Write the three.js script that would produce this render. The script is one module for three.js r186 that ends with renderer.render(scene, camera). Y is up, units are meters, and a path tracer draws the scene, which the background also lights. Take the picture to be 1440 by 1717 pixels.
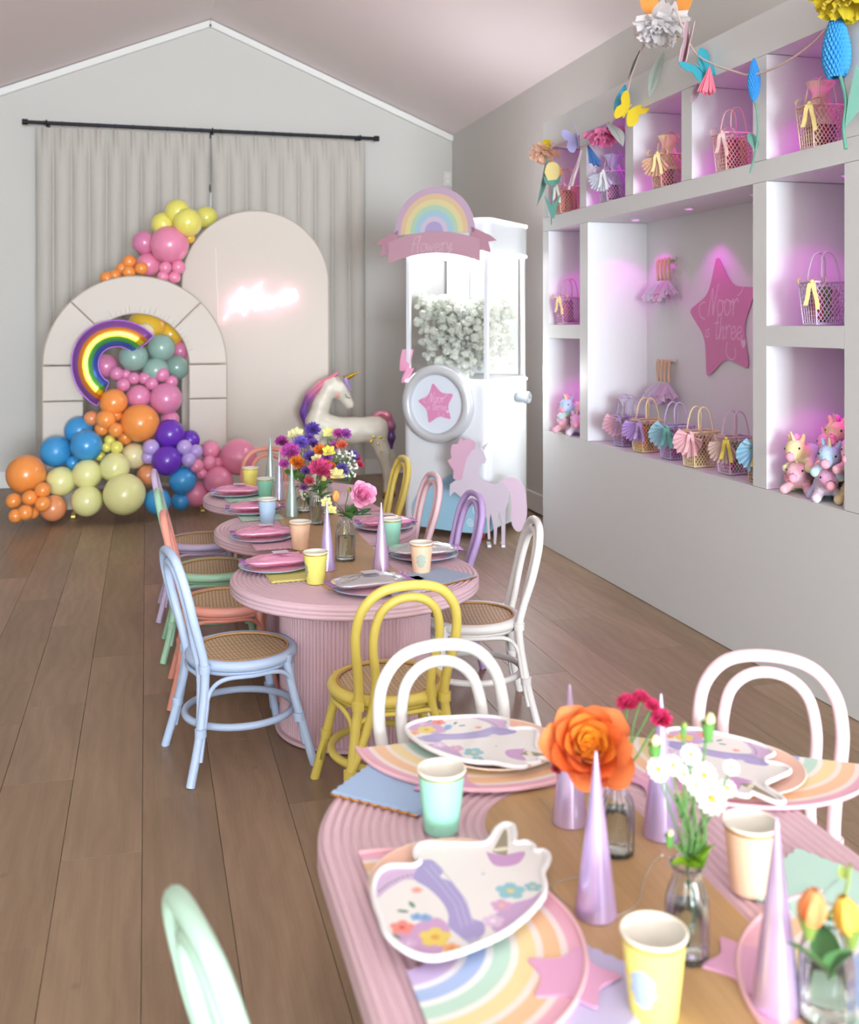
import * as THREE from 'three';
import { mergeGeometries, mergeVertices } from 'three/addons/utils/BufferGeometryUtils.js';
import { RoundedBoxGeometry } from 'three/addons/geometries/RoundedBoxGeometry.js';
import { MarchingCubes } from 'three/addons/objects/MarchingCubes.js';
import { ImprovedNoise } from 'three/addons/math/ImprovedNoise.js';
import { RectAreaLightUniformsLib } from 'three/addons/lights/RectAreaLightUniformsLib.js';

// ---------- camera: level, 1.25 m up, turned 15 degrees towards the shelf wall, lens shifted down ----------
const FOCAL = 1741, EYE = 1.25, YAW = Math.atan(475 / FOCAL), HORIZON = 541, MIDDLE = 720;
const scene = new THREE.Scene();
const camera = new THREE.PerspectiveCamera(2 * Math.atan(858.5 / FOCAL) * 180 / Math.PI, 1440 / 1717, 0.05, 60);
camera.position.set(0, EYE, 0);
camera.rotation.y = -YAW;
camera.setViewOffset(1440, 1717, 0, 317.5, 1440, 1717);
camera.focus = 3.3;
camera.userData.fStop = 4;
scene.add(camera);

// ---------- daylight: bright sky through the glass doors behind the camera and the window behind the curtains ----------
const SKY = new THREE.Color(0.80, 0.90, 1.0);
const SKY_LIGHT = 0.7;
scene.background = SKY.clone().multiplyScalar(SKY_LIGHT);
RectAreaLightUniformsLib.init();
const DAY = new THREE.Color(0.88, 1.0, 1.10);
const REAR_LIGHT = 58, LED_WHITE = 8, PUCK = 0.21, NEON = 0.018;
function areaLight(color, intensity, w, h, at, to, name) {
  const l = new THREE.RectAreaLight(color, intensity, w, h);
  l.position.copy(at); l.lookAt(to); l.name = name; scene.add(l); return l;
}
for (const x of [-0.06, 1.26]) areaLight(DAY, REAR_LIGHT, 1.26, 2.1, new THREE.Vector3(x, 1.12, 7.42), new THREE.Vector3(x, 1.12, 0), 'glass_door_daylight');


const renderer = new THREE.WebGLRenderer({ antialias: true });
renderer.toneMapping = THREE.LinearToneMapping;
renderer.toneMappingExposure = 1.22;
renderer.shadowMap.enabled = true;

// ---------- helpers ----------
let seed = 7;
const rnd = () => { seed = (seed * 1664525 + 1013904223) >>> 0; return seed / 4294967296; };
const rr = (a, b) => a + (b - a) * rnd();
const V = (x, y, z) => new THREE.Vector3(x, y, z);
const W = (x, y, far) => new THREE.Vector3(x, y, -far);           // far = metres into the room
const RIGHT = V(Math.cos(YAW), 0, Math.sin(YAW)), AHEAD = V(Math.sin(YAW), 0, -Math.cos(YAW));
const sight = (px, py) => AHEAD.clone().addScaledVector(RIGHT, (px - MIDDLE) / FOCAL).add(V(0, (HORIZON - py) / FOCAL, 0));
const cam0 = V(0, EYE, 0);
const atDepth = (px, py, d) => cam0.clone().addScaledVector(sight(px, py), d);
const onY = (px, py, y) => { const s = sight(px, py); return cam0.clone().addScaledVector(s, (y - EYE) / s.y); };
const onX = (px, py, x) => { const s = sight(px, py); return cam0.clone().addScaledVector(s, x / s.x); };
const onFar = (px, py, far) => { const s = sight(px, py); return cam0.clone().addScaledVector(s, -far / s.z); };
const perMetre = (p) => FOCAL / p.clone().sub(cam0).dot(AHEAD);   // pixels that a metre covers at p
const onPlane = (px, py, o, n) => { const s = sight(px, py); return cam0.clone().addScaledVector(s, o.clone().sub(cam0).dot(n) / s.dot(n)); };

const taken = {};
const numbered = (n) => { const k = taken[n] = (taken[n] ?? -1) + 1; return k ? n + '_' + String(k).padStart(3, '0') : n; };
function tag(o, label, category, group, kind) {
  if (label) o.userData.label = label;
  if (category) o.userData.category = category;
  if (group) o.userData.group = group;
  if (kind) o.userData.kind = kind;
  return o;
}
function thing(name, label, category, pos = V(0, 0, 0), turn = 0, group) {
  const o = new THREE.Group(); o.name = numbered(name); o.position.copy(pos); o.rotation.y = turn; scene.add(o);
  return tag(o, label, category, group);
}
function part(parent, name, geo, mat, label) {
  const m = new THREE.Mesh(geo, mat); m.name = parent === scene ? numbered(name) : name; m.castShadow = m.receiveShadow = true;
  parent.add(m); if (label) m.userData.label = label; return m;
}
const single = (name, geo, mat, label, category, group, kind) => tag(part(scene, name, geo, mat), label, category, group, kind);
function copyOf(root, pos, turn, label) {
  const c = root.clone(); c.name = numbered(root.name.replace(/_\d{3}$/, '')); scene.add(c);
  if (pos) c.position.copy(pos);
  if (turn !== undefined) c.rotation.y = turn;
  c.userData = { ...root.userData }; if (label) c.userData.label = label;
  return c;
}
const structure = (name, geo, mat) => tag(part(scene, name, geo, mat), null, null, null, 'structure');

const matCache = {};
function M(color, rough = 0.6, more = {}) {
  const k = color + '|' + rough + '|' + JSON.stringify(more);
  return matCache[k] ??= new THREE.MeshPhysicalMaterial({ color, roughness: rough, ...more });
}
const merge = (list) => mergeGeometries(list.map((g) => { g = g.index ? g.toNonIndexed() : g; for (const k of Object.keys(g.attributes)) if (!['position', 'normal', 'uv'].includes(k)) g.deleteAttribute(k); return g; }));
const move = (g, x = 0, y = 0, z = 0) => g.translate(x, y, z);
const box = (x0, x1, y0, y1, z0, z1) => new THREE.BoxGeometry(x1 - x0, y1 - y0, Math.abs(z1 - z0)).translate((x0 + x1) / 2, (y0 + y1) / 2, (z0 + z1) / 2);
const rbox = (w, h, d, r = 0.004, s = 2) => new RoundedBoxGeometry(w, h, d, s, r);
const tube = (pts, r, n = 32, k = 8, closed = false) => new THREE.TubeGeometry(new THREE.CatmullRomCurve3(pts, closed, 'centripetal'), n, r, k, closed);
function taper(pts, r0, r1, n = 16, k = 8) {                      // a tube that thins out
  const g = tube(pts, 1, n, k), c = new THREE.CatmullRomCurve3(pts, false, 'centripetal'), p = g.attributes.position;
  for (let i = 0; i <= n; i++) { const o = c.getPointAt(i / n), r = typeof r0 === 'function' ? r0(i / n) : r0 + (r1 - r0) * i / n;
    for (let j = 0; j <= k; j++) { const q = i * (k + 1) + j, v = V(p.getX(q), p.getY(q), p.getZ(q)).sub(o).multiplyScalar(r).add(o); p.setXYZ(q, v.x, v.y, v.z); } }
  g.computeVertexNormals(); return g;
}
const lathe = (prof, n = 32) => new THREE.LatheGeometry(prof.map((p) => new THREE.Vector2(p[0], p[1])), n);
const cyl = (r0, r1, h, n = 20, open = false) => new THREE.CylinderGeometry(r0, r1, h, n, 1, open);
function slab(pts, depth, bevel = 0, smooth = false) {              // extruded outline in x, y; thickness along z
  const s = new THREE.Shape(smooth ? new THREE.SplineCurve([...pts, pts[0]].map((p) => new THREE.Vector2(p[0], p[1]))).getPoints(pts.length * 6).slice(0, -1) : pts.map((p) => new THREE.Vector2(p[0], p[1])));
  return new THREE.ExtrudeGeometry(s, { depth: depth - 2 * bevel, bevelEnabled: bevel > 0, bevelSize: bevel, bevelThickness: bevel, bevelOffset: -bevel, bevelSegments: 2, curveSegments: 10 }).translate(0, 0, bevel);
}
function canvasTex(w, h, draw) {
  const c = document.createElement('canvas'); c.width = w; c.height = h; draw(c.getContext('2d'), w, h);
  const t = new THREE.CanvasTexture(c); t.colorSpace = THREE.SRGBColorSpace; t.wrapS = t.wrapT = THREE.RepeatWrapping; t.magFilter = THREE.LinearFilter; return t;
}
const noise = new ImprovedNoise();
function greyTex(w, h, f, srgb = false) {                           // f(u, v) -> 0..1 or [r, g, b]
  const d = new Uint8Array(w * h * 4);
  for (let j = 0; j < h; j++) for (let i = 0; i < w; i++) { const c = f(i / w, j / h), k = (j * w + i) * 4; for (let q = 0; q < 3; q++) d[k + q] = Math.max(0, Math.min(255, 255 * (c.length ? c[q] : c))); d[k + 3] = 255; }
  const t = new THREE.DataTexture(d, w, h); t.wrapS = t.wrapT = THREE.RepeatWrapping; t.magFilter = THREE.LinearFilter; if (srgb) t.colorSpace = THREE.SRGBColorSpace; t.needsUpdate = true; return t;
}
function sheet(nu, nv, f) {                                          // grid surface f(u, v) -> Vector3, uv 0..1
  const pos = [], uv = [], idx = [];
  for (let j = 0; j <= nv; j++) for (let i = 0; i <= nu; i++) { const p = f(i / nu, j / nv); pos.push(p.x, p.y, p.z); uv.push(i / nu, j / nv); }
  for (let j = 0; j < nv; j++) for (let i = 0; i < nu; i++) { const a = j * (nu + 1) + i, b = a + nu + 1; idx.push(a, a + 1, b, b, a + 1, b + 1); }
  const g = new THREE.BufferGeometry(); g.setAttribute('position', new THREE.Float32BufferAttribute(pos, 3)); g.setAttribute('uv', new THREE.Float32BufferAttribute(uv, 2)); g.setIndex(idx); g.computeVertexNormals(); return g;
}
function blob(field, centre, half, res = 48, color) {                // one smooth surface round field(x, y, z) < 0
  const mc = new MarchingCubes(res, new THREE.MeshStandardMaterial(), false, false, 120000);
  mc.isolation = 0; const h = res / 2;
  for (let k = 0; k < res; k++) for (let j = 0; j < res; j++) for (let i = 0; i < res; i++)
    mc.field[i + j * res + k * res * res] = -field(centre.x + (i - h) / h * half, centre.y + (j - h) / h * half, centre.z + (k - h) / h * half);
  mc.update();
  const n = mc.count, p = mc.positionArray.slice(0, n * 3);
  let g = new THREE.BufferGeometry(); g.setAttribute('position', new THREE.Float32BufferAttribute(Array.from(p, (v, q) => v * half + [centre.x, centre.y, centre.z][q % 3]), 3));
  g = mergeVertices(g, half * 1e-4); g.computeVertexNormals();
  if (color) { const q = g.attributes.position, c = []; for (let i = 0; i < q.count; i++) { const k = color(q.getX(i), q.getY(i), q.getZ(i)); c.push(k.r, k.g, k.b); } g.setAttribute('color', new THREE.Float32BufferAttribute(c, 3)); }
  return g;
}
const capsule = (p, a, b, ra, rb) => { const ab = b.clone().sub(a), t = Math.max(0, Math.min(1, p.clone().sub(a).dot(ab) / ab.lengthSq())); return p.distanceTo(a.clone().addScaledVector(ab, t)) - (ra + (rb - ra) * t); };
const smin = (a, b, k) => { const h = Math.max(k - Math.abs(a - b), 0) / k; return Math.min(a, b) - h * h * k / 4; };
const Q = (hex) => new THREE.Color(hex);

// ---------- the room ----------
const ROOM = { left: -1.51, right: 2.49, back: 8.4, rear: -7.5, ridge: 0.49, peak: 3.65, slope: 0.41 };
const roofAt = (x) => ROOM.peak - ROOM.slope * Math.abs(x - ROOM.ridge);
const plaster = greyTex(256, 256, (u, v) => { let s = 0; for (const [f, a] of [[8, 0.5], [21, 0.3], [57, 0.2]]) s += a * noise.noise(u * f, v * f, f); return 0.5 + 0.3 * s; });
const wallPaint = new THREE.MeshStandardMaterial({ color: '#d5d2cc', roughness: 0.85, bumpMap: plaster, bumpScale: 0.0008 });
const ceilingPaint = new THREE.MeshStandardMaterial({ color: '#f8ebe8', roughness: 0.9, bumpMap: plaster, bumpScale: 0.0006 });
const whiteTrim = M('#eeece8', 0.5);

function gable(far0, far1, hole) {                                     // an end wall under the roof slopes
  const s = new THREE.Shape([[ROOM.left - 0.2, 0], [ROOM.right + 0.2, 0], [ROOM.right + 0.2, roofAt(ROOM.right + 0.2)], [ROOM.ridge, ROOM.peak], [ROOM.left - 0.2, roofAt(ROOM.left - 0.2)]].map((p) => new THREE.Vector2(...p)));
  if (hole) s.holes.push(new THREE.Path([[hole[0], hole[2]], [hole[1], hole[2]], [hole[1], hole[3]], [hole[0], hole[3]]].map((p) => new THREE.Vector2(...p))));
  return new THREE.ExtrudeGeometry(s, { depth: Math.abs(far1 - far0), bevelEnabled: false }).translate(0, 0, -Math.max(far0, far1));
}
structure('wall_back', gable(ROOM.back, ROOM.back + 0.2, [-0.72, 1.66, 0.02, 2.35]), wallPaint);
structure('wall_rear', gable(ROOM.rear - 0.2, ROOM.rear, [-0.75, 1.95, 0.05, 2.2]), wallPaint);
{
  const s = new THREE.Shape([[ROOM.rear, 0], [ROOM.back, 0], [ROOM.back, roofAt(ROOM.right)], [ROOM.rear, roofAt(ROOM.right)]].map((p) => new THREE.Vector2(...p)));
  structure('wall_right', new THREE.ExtrudeGeometry(s, { depth: 0.2, bevelEnabled: false }).rotateY(Math.PI / 2).translate(ROOM.right, 0, 0), wallPaint);
}
{
  const s = new THREE.Shape([[ROOM.rear, 0], [ROOM.back, 0], [ROOM.back, 2.83], [ROOM.rear, 2.83]].map((p) => new THREE.Vector2(...p)));
  structure('wall_left', new THREE.ExtrudeGeometry(s, { depth: 0.2, bevelEnabled: false }).rotateY(Math.PI / 2).translate(ROOM.left - 0.2, 0, 0), wallPaint);
}
{
  const slopeShape = (side) => { const e = side > 0 ? ROOM.right + 0.3 : ROOM.left - 0.3;
    const s = new THREE.Shape([[ROOM.ridge, ROOM.peak], [e, roofAt(e)], [e, roofAt(e) + 0.15], [ROOM.ridge, ROOM.peak + 0.15]].map((p) => new THREE.Vector2(...p)));
    return new THREE.ExtrudeGeometry(s, { depth: ROOM.back - ROOM.rear + 0.4, bevelEnabled: false }).translate(0, 0, -ROOM.back - 0.2); };
  structure('ceiling', merge([slopeShape(1), slopeShape(-1)]), ceilingPaint);
  // slim white cove where the end wall meets the two roof slopes
  const cove = (x0, x1) => { const a = W(x0, roofAt(x0) - 0.035, ROOM.back - 0.02), b = W(x1, roofAt(x1) - 0.035, ROOM.back - 0.02), l = a.distanceTo(b), g = new THREE.BoxGeometry(l, 0.05, 0.04); g.rotateZ(Math.atan2(b.y - a.y, b.x - a.x)); return g.translate((a.x + b.x) / 2, (a.y + b.y) / 2, (a.z + b.z) / 2); };
  structure('trim_1', merge([cove(ROOM.left, ROOM.ridge), cove(ROOM.ridge, ROOM.right)]), whiteTrim);
}
structure('baseboard_back', merge([box(ROOM.left, -0.75, 0.003, 0.125, -ROOM.back, -ROOM.back + 0.016), box(1.7, ROOM.right, 0.003, 0.125, -ROOM.back, -ROOM.back + 0.016)]), whiteTrim);
structure('baseboard_left', box(ROOM.left, ROOM.left + 0.016, 0.003, 0.125, -ROOM.back + 0.02, -ROOM.rear), whiteTrim);
structure('baseboard_right', box(ROOM.right - 0.016, ROOM.right, 0.003, 0.125, -ROOM.back + 0.02, -5.5), whiteTrim);
function windowIn(name, plane, a0, a1, y0, y1, pane) {                // frame, mullion and panes in an opening
  const g = new THREE.Group(); g.name = name; scene.add(g); tag(g, null, null, null, 'structure');
  const f = 0.055, bar = (b0, b1, c0, c1, t = 0.03) => typeof plane === 'string' ? box((plane === 'left' ? ROOM.left - 0.1 : ROOM.right + 0.1) - t, (plane === 'left' ? ROOM.left - 0.1 : ROOM.right + 0.1) + t, c0, c1, -b1, -b0) : box(b0, b1, c0, c1, -plane - t, -plane + t);
  const mid = (a0 + a1) / 2;
  part(g, 'window_frame', merge([bar(a0, a0 + f, y0, y1), bar(a1 - f, a1, y0, y1), bar(a0, a1, y0, y0 + f), bar(a0, a1, y1 - f, y1), bar(mid - f / 2, mid + f / 2, y0, y1)]), whiteTrim);
  part(g, 'pane', bar(a0 + f, mid - f / 2, y0 + f, y1 - f, 0.003), pane); part(g, 'pane', bar(mid + f / 2, a1 - f, y0 + f, y1 - f, 0.003), pane);
}
const pane = new THREE.MeshPhysicalMaterial({ color: '#ffffff', roughness: 0, transmission: 1, thickness: 0, ior: 1.45 });
windowIn('window_1', ROOM.back + 0.12, -0.72, 1.66, 0.02, 2.35, pane);
windowIn('window_2', ROOM.rear - 0.12, -0.75, 1.95, 0.05, 2.2, pane);

// floor: planks that run down the room, laid on a slab
{
  const grain = greyTex(1024, 512, (u, v) => {
    const row = Math.floor(v * 4), y = v * 4 - row, o = row * 17.3;
    const warp = 0.10 * noise.noise(u * 5, y * 1.5, o) + 0.03 * noise.noise(u * 17, y * 3, o);
    const rings = Math.sin((y + warp * 2.2) * 26 + 4 * noise.noise(u * 2, y, o + 5));
    const fine = noise.noise(u * 60, y * 140, o), streak = noise.noise(u * 6, y * 30, o + 9), patch = noise.noise(u * 3.5, y * 2, o + 30);
    let t = 0.5 + 0.07 * rings + 0.09 * fine + 0.12 * streak + 0.26 * patch;
    const knot = Math.hypot((u - 0.2 - 0.19 * row) * 9, (y - 0.35 - 0.1 * row) * 1.6); if (knot < 0.1) t -= 1.6 * (0.1 - knot) * 2.4;
    return [0.535 + 0.19 * t, 0.455 + 0.175 * t, 0.375 + 0.155 * t];
  }, true);
  const height = greyTex(512, 512, (u, v) => 0.5 + 0.3 * noise.noise(u * 30, v * 300, 3) + 0.15 * noise.noise(u * 5, v * 50, 8));
  const tones = ['#fff9f4', '#f1ece6', '#fdf3ee', '#e8e2da'].map((c) => new THREE.MeshPhysicalMaterial({ color: c, map: grain, roughness: 0.42, bumpMap: height, bumpScale: 0.0006, specularIntensity: 0.6 }));
  const PW = 0.183, PL = 1.52, floor = structure('floor', box(ROOM.left - 0.2, ROOM.right + 0.2, -0.12, -0.012, -ROOM.back - 0.2, -ROOM.rear + 0.2), tones[1]);
  const variants = [];
  for (let v = 0; v < 8; v++) { const g = new RoundedBoxGeometry(PW - 0.001, 0.012, PL - 0.001, 1, 0.0012), p = g.attributes.position, uv = g.attributes.uv, flip = v > 3 ? -1 : 1;
    for (let i = 0; i < p.count; i++) uv.setXY(i, flip * (p.getZ(i) / PL + 0.5) + 0.13 * v, ((v % 4) + 0.04 + 0.92 * (p.getX(i) / PW + 0.5)) / 4); variants.push(g); }
  for (let i = 0; i < 22; i++) for (let j = 0; j < 7; j++) {
    const x = -0.009 + PW * (i - 7.5), far = -1.1 + PL * (j + ((i * 7) % 10) / 10); if (x > ROOM.right - 0.08) continue;
    const short = far + PL / 2 > ROOM.back; if (far - PL / 2 > ROOM.back) continue;
    const k = Math.floor(rnd() * 8), m = part(floor, 'plank', variants[k], tones[Math.floor(rnd() * 4)]);
    const l = short ? ROOM.back - (far - PL / 2) : PL; m.scale.z = l / PL; m.position.set(x, -0.006, -(far - PL / 2 + l / 2));
  }
}

// curtain pole and the two pleated curtains
{
  const y = 2.745, far = 8.25, pole = thing('curtain_pole', 'long black metal curtain pole with small end caps above the pleated curtains', 'curtain pole', W(0, y, far));
  const black = M('#22252b', 0.4, { metalness: 0.6 });
  part(pole, 'pole', cyl(0.014, 0.014, 2.66, 16).rotateZ(Math.PI / 2).translate(0.467, 0, 0), black);
  for (const x of [-0.87, 1.805]) part(pole, 'end_cap', cyl(0.022, 0.022, 0.04, 18).rotateZ(Math.PI / 2).translate(x, 0, 0), black);
  for (const x of [-0.72, 0.5, 1.67]) part(pole, 'bracket', merge([new THREE.BoxGeometry(0.02, 0.02, 0.14).translate(x, 0, -0.07), new THREE.TorusGeometry(0.019, 0.006, 8, 18).rotateY(Math.PI / 2).translate(x, 0, 0), new THREE.BoxGeometry(0.03, 0.07, 0.008).translate(x, 0, -0.146)]), black);
  const weave = greyTex(256, 256, (u, v) => 0.5 + 0.2 * Math.sin(u * 400) * Math.sin(v * 400) + 0.3 * noise.noise(u * 40, v * 6, 2));
  const linen = new THREE.MeshStandardMaterial({ color: '#cac4bb', roughness: 0.95, bumpMap: weave, bumpScale: 0.0008, side: THREE.DoubleSide });
  function drape(x0, x1, pleats, label, name, seedAt) {
    const c = thing(name, label, 'curtain', W(0, 0, far)), w = x1 - x0;
    const f = (u, v) => {
      const t = u * pleats + 0.16 * noise.noise(u * 6, v * 1.5, seedAt) * (1 - v), ph = t - Math.floor(t);
      const spike = Math.exp(-Math.pow((ph - 0.5) * 9, 2)), soft = Math.pow(Math.abs(Math.sin(Math.PI * ph)), 0.45);
      const top = Math.max(0, (v - 0.93) / 0.07), d = (1 - top) * (0.065 * soft + 0.012 * noise.noise(u * 14, v * 3, seedAt + 4)) + top * (0.05 * spike);
      return V(x0 + w * u + 0.012 * noise.noise(u * 9, v * 2, seedAt + 7) * (1 - v), 0.02 + 2.70 * v, -0.02 + d - 0.03);
    };
    part(c, 'fabric', sheet(pleats * 16, 24, f), linen);
    part(c, 'hem', sheet(pleats * 16, 1, (u, v) => { const p = f(u, 0.03 * v); p.z += 0.003; return p; }), linen);
    for (let i = 0; i < pleats; i++) part(c, 'hook', new THREE.TorusGeometry(0.018, 0.0025, 6, 14, Math.PI * 1.5).rotateY(Math.PI / 2).translate(x0 + w * (i + 0.5) / pleats, y - 0.001, 0), black);
  }
  drape(-0.80, 0.478, 10, 'pleated oatmeal curtain hanging behind the balloon garland and small cream arch', 'curtain', 1);
  drape(0.492, 1.72, 9, 'pleated oatmeal curtain hanging behind the tall cream arch with the neon sign', 'curtain', 5);
}
{
  const p = onFar(750, 300, ROOM.back), o = thing('light_switch', 'small white light switch on the back wall above the rainbow sign', 'switch', p);
  part(o, 'plate', rbox(0.075, 0.12, 0.012, 0.004), M('#e6e4df', 0.4)).position.z = 0.006;
  for (const y of [-0.022, 0.022]) part(o, 'rocker', rbox(0.028, 0.03, 0.006, 0.002), M('#f3f2ee', 0.35)).position.set(0, y, 0.014);
}

// ---------- the white display unit along the wall ----------
const UX = 2.15, UB = 2.478, FRONT = { c1: [4.946, 5.373], c2: [4.422, 4.863], c3: [3.896, 4.338], c4: [3.368, 3.809], c5: [2.85, 3.28] };
const H = { base: 0.651, mid0: 1.166, mid1: 1.24, band0: 1.759, band1: 1.837, top0: 2.2155, top: 2.37 };
{
  const u = thing('display_shelf', 'tall white built display unit with square niches lit magenta along the side wall', 'shelf unit');
  const grain = greyTex(128, 128, (a, b) => 0.5 + 0.5 * noise.noise(a * 30, b * 30, 4));
  const paint = new THREE.MeshPhysicalMaterial({ color: '#e0e3e2', roughness: 0.5, bumpMap: grain, bumpScale: 0.0003 });
  const s = 0.0009, bit = (n, f0, f1, y0, y1, x0 = UX, x1 = UB) => part(u, n, box(x0, x1, y0 + s, y1 - s, -f1 + s, -f0 - s), paint);
  bit('base_panel', 2.05, 5.46, 0.002, H.base);
  bit('end_panel', 5.373, 5.46, H.base, H.band0); bit('end_panel', 5.373, 5.46, H.band1, H.top0);
  bit('divider', 4.845, 4.946, H.base, H.band0); bit('divider', 3.28, 3.368, H.base, H.band0); bit('divider', 2.76, 2.85, H.base, H.band0);
  bit('shelf_board', 4.946, 5.373, H.mid0, H.mid1); bit('shelf_board', 2.85, 3.28, H.mid0, H.mid1);
  bit('rail', 2.05, 5.46, H.band0, H.band1);
  for (const [a, b] of [[4.863, 4.946], [4.338, 4.422], [3.809, 3.896], [3.28, 3.368], [2.76, 2.85]]) bit('divider', a, b, H.band1, H.top0);
  bit('top_rail', 2.05, 5.46, H.top0, H.top);
  bit('end_panel', 2.05, 2.14, H.base, H.band0); bit('end_panel', 2.05, 2.14, H.band1, H.top0);
  part(u, 'back_panel', box(UB, 2.488, 0.002, H.top, -5.46, -2.05), paint);
  // magenta LED pucks under the tops of the niches
  const glow = new THREE.MeshStandardMaterial({ color: '#ffd8ff', emissive: '#ff30f0', emissiveIntensity: 3 });
  const where = { c1: 'top niche beside the machine', c2: 'second top niche from the machine', c3: 'third top niche from the machine', c4: 'fourth top niche from the machine', c5: 'top niche above the plush toys' };
  function puck(far, y, label) {
    const o = thing('puck_light', label, 'light', W(2.325, y, far));
    part(o, 'rim', lathe([[0.012, 0], [0.021, 0], [0.022, -0.003], [0.020, -0.007], [0.016, -0.007], [0.016, -0.004]], 24), M('#f3f3f3', 0.3));
    part(o, 'lens', cyl(0.016, 0.016, 0.003, 20).translate(0, -0.0045, 0), glow);
    const l = new THREE.SpotLight(new THREE.Color(1, 0.02, 0.93), PUCK, 2.2, 0.86, 0.28, 2); l.position.set(2.325, y - 0.012, -far); l.target.position.set(2.325, 0, -far); l.castShadow = true; l.shadow.radius = 0.6; scene.add(l, l.target);
  }
  for (const k in FRONT) puck((FRONT[k][0] + FRONT[k][1]) / 2, H.top0, 'round magenta puck light in the ' + where[k]);
  puck(5.16, H.band0, 'round magenta puck light over the small basket beside the machine'); puck(5.16, H.mid0, 'round magenta puck light over the few plush toys beside the machine');
  puck(3.065, H.band0, 'round magenta puck light over the lilac basket above the plush toys'); puck(3.065, H.mid0, 'round magenta puck light over the large heap of plush toys');
  puck(4.668, H.band0, 'round magenta puck light in the big niche above the hanging tutus'); puck(4.145, H.band0, 'round magenta puck light in the big niche above the pink star'); puck(3.62, H.band0, 'round magenta puck light in the big niche at its end nearest the plush toys');
}

// ---------- tables: ribbed pink tops with an oak strip, fluted drums ----------
const TOP = 0.47;
const oakTex = greyTex(512, 512, (u, v) => { const w = 0.15 * noise.noise(u * 2, v * 3, 1), r = Math.sin((u + w) * 60 + 6 * noise.noise(u * 3, v * 1.5, 4)), f = noise.noise(u * 160, v * 8, 2), p = noise.noise(u * 4, v * 2, 7); const t = 0.5 + 0.12 * r + 0.2 * f + 0.3 * p; return [0.68 + 0.14 * t, 0.54 + 0.13 * t, 0.36 + 0.12 * t]; }, true);
const oak = new THREE.MeshPhysicalMaterial({ map: oakTex, roughness: 0.45 });
const pinkWood = M('#ddbbc5', 0.5);
function spineSweep(profile, half, n = 40, caps = true) {             // profile [offset from spine, y]; spine along z from -half to half
  const m = [], turn = 2 * n;
  for (let i = 0; i < turn; i++) { const a = i / turn * Math.PI * 2, c = Math.cos(a), s = Math.sin(a); m.push([c, s, (s >= 0 ? 1 : -1) * half]); if (half && (i === 0 || i === n)) m.splice(i === 0 ? 0 : m.length, 0, [c, s, (i === 0 ? -1 : -1) * half]); }
  const pos = [], idx = [], L = m.length, uv = [];
  for (const [r, y] of profile) for (let i = 0; i <= L; i++) { const q = m[i % L]; pos.push(r * q[0], y, r * q[1] + q[2]); uv.push(r * q[0], r * q[1] + q[2]); }
  for (let j = 0; j + 1 < profile.length; j++) for (let i = 0; i < L; i++) { const a = j * (L + 1) + i, b = a + L + 1; idx.push(a, b, a + 1, a + 1, b, b + 1); }
  const g = new THREE.BufferGeometry(); g.setAttribute('position', new THREE.Float32BufferAttribute(pos, 3)); g.setAttribute('uv', new THREE.Float32BufferAttribute(uv, 2)); g.setIndex(idx); g.computeVertexNormals(); return g;
}
function ribbedTop(half, inner, outer = 0.385) {
  const p = [[inner, TOP - 0.035], [inner, TOP]], pitch = 0.0146, n = Math.round((outer - inner - 0.01) / pitch);
  for (let i = 0; i < n; i++) for (const [t, d] of [[0.0, -0.0035], [0.12, -0.0035], [0.3, -0.0006], [0.55, 0], [0.8, -0.0006], [0.95, -0.003]]) p.push([inner + 0.002 + (i + t) * pitch, TOP + d]);
  p.push([outer - 0.008, TOP - 0.003], [outer - 0.002, TOP - 0.006]);
  for (let k = 0; k < 3; k++) p.push([outer, TOP - 0.010 - k * 0.011], [outer, TOP - 0.016 - k * 0.011], [outer - 0.004, TOP - 0.019 - k * 0.011]);
  p.push([outer - 0.006, TOP - 0.044], [outer - 0.02, TOP - 0.046], [0.1, TOP - 0.046]);
  return spineSweep(p, half, 48);
}
function drum(r, y0, y1, n = 118) {
  const s = new THREE.Shape(); for (let i = 0; i < n * 4; i++) { const a = i / (n * 4) * Math.PI * 2, q = r - [0.0045, 0.001, 0, 0.001][i % 4]; s[i ? 'lineTo' : 'moveTo'](q * Math.cos(a), q * Math.sin(a)); } s.closePath();
  return new THREE.ExtrudeGeometry(s, { depth: y1 - y0, bevelEnabled: false, curveSegments: 1 }).rotateX(-Math.PI / 2).translate(0, y0, 0);
}
function oakStrip(shape) { return new THREE.ExtrudeGeometry(shape, { depth: 0.012, bevelEnabled: true, bevelSize: 0.0015, bevelThickness: 0.0015, bevelSegments: 2, curveSegments: 24 }).rotateX(-Math.PI / 2).translate(0, TOP - 0.0115, 0); }
function strip(z0, z1, round0, round1, w = 0.125) {                    // outline in x and -z
  const s = new THREE.Shape(); s.moveTo(-w, round0 ? z0 + w : z0); if (round0) s.absarc(0, z0 + w, w, Math.PI, Math.PI * 2, false); else s.lineTo(w, z0);
  s.lineTo(w, round1 ? z1 - w : z1); if (round1) s.absarc(0, z1 - w, w, 0, Math.PI, false); else s.lineTo(-w, z1); s.closePath(); return s;
}
const TX = 0.63, T2 = 3.187, T3 = 3.962, T4 = 4.737;
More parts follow.
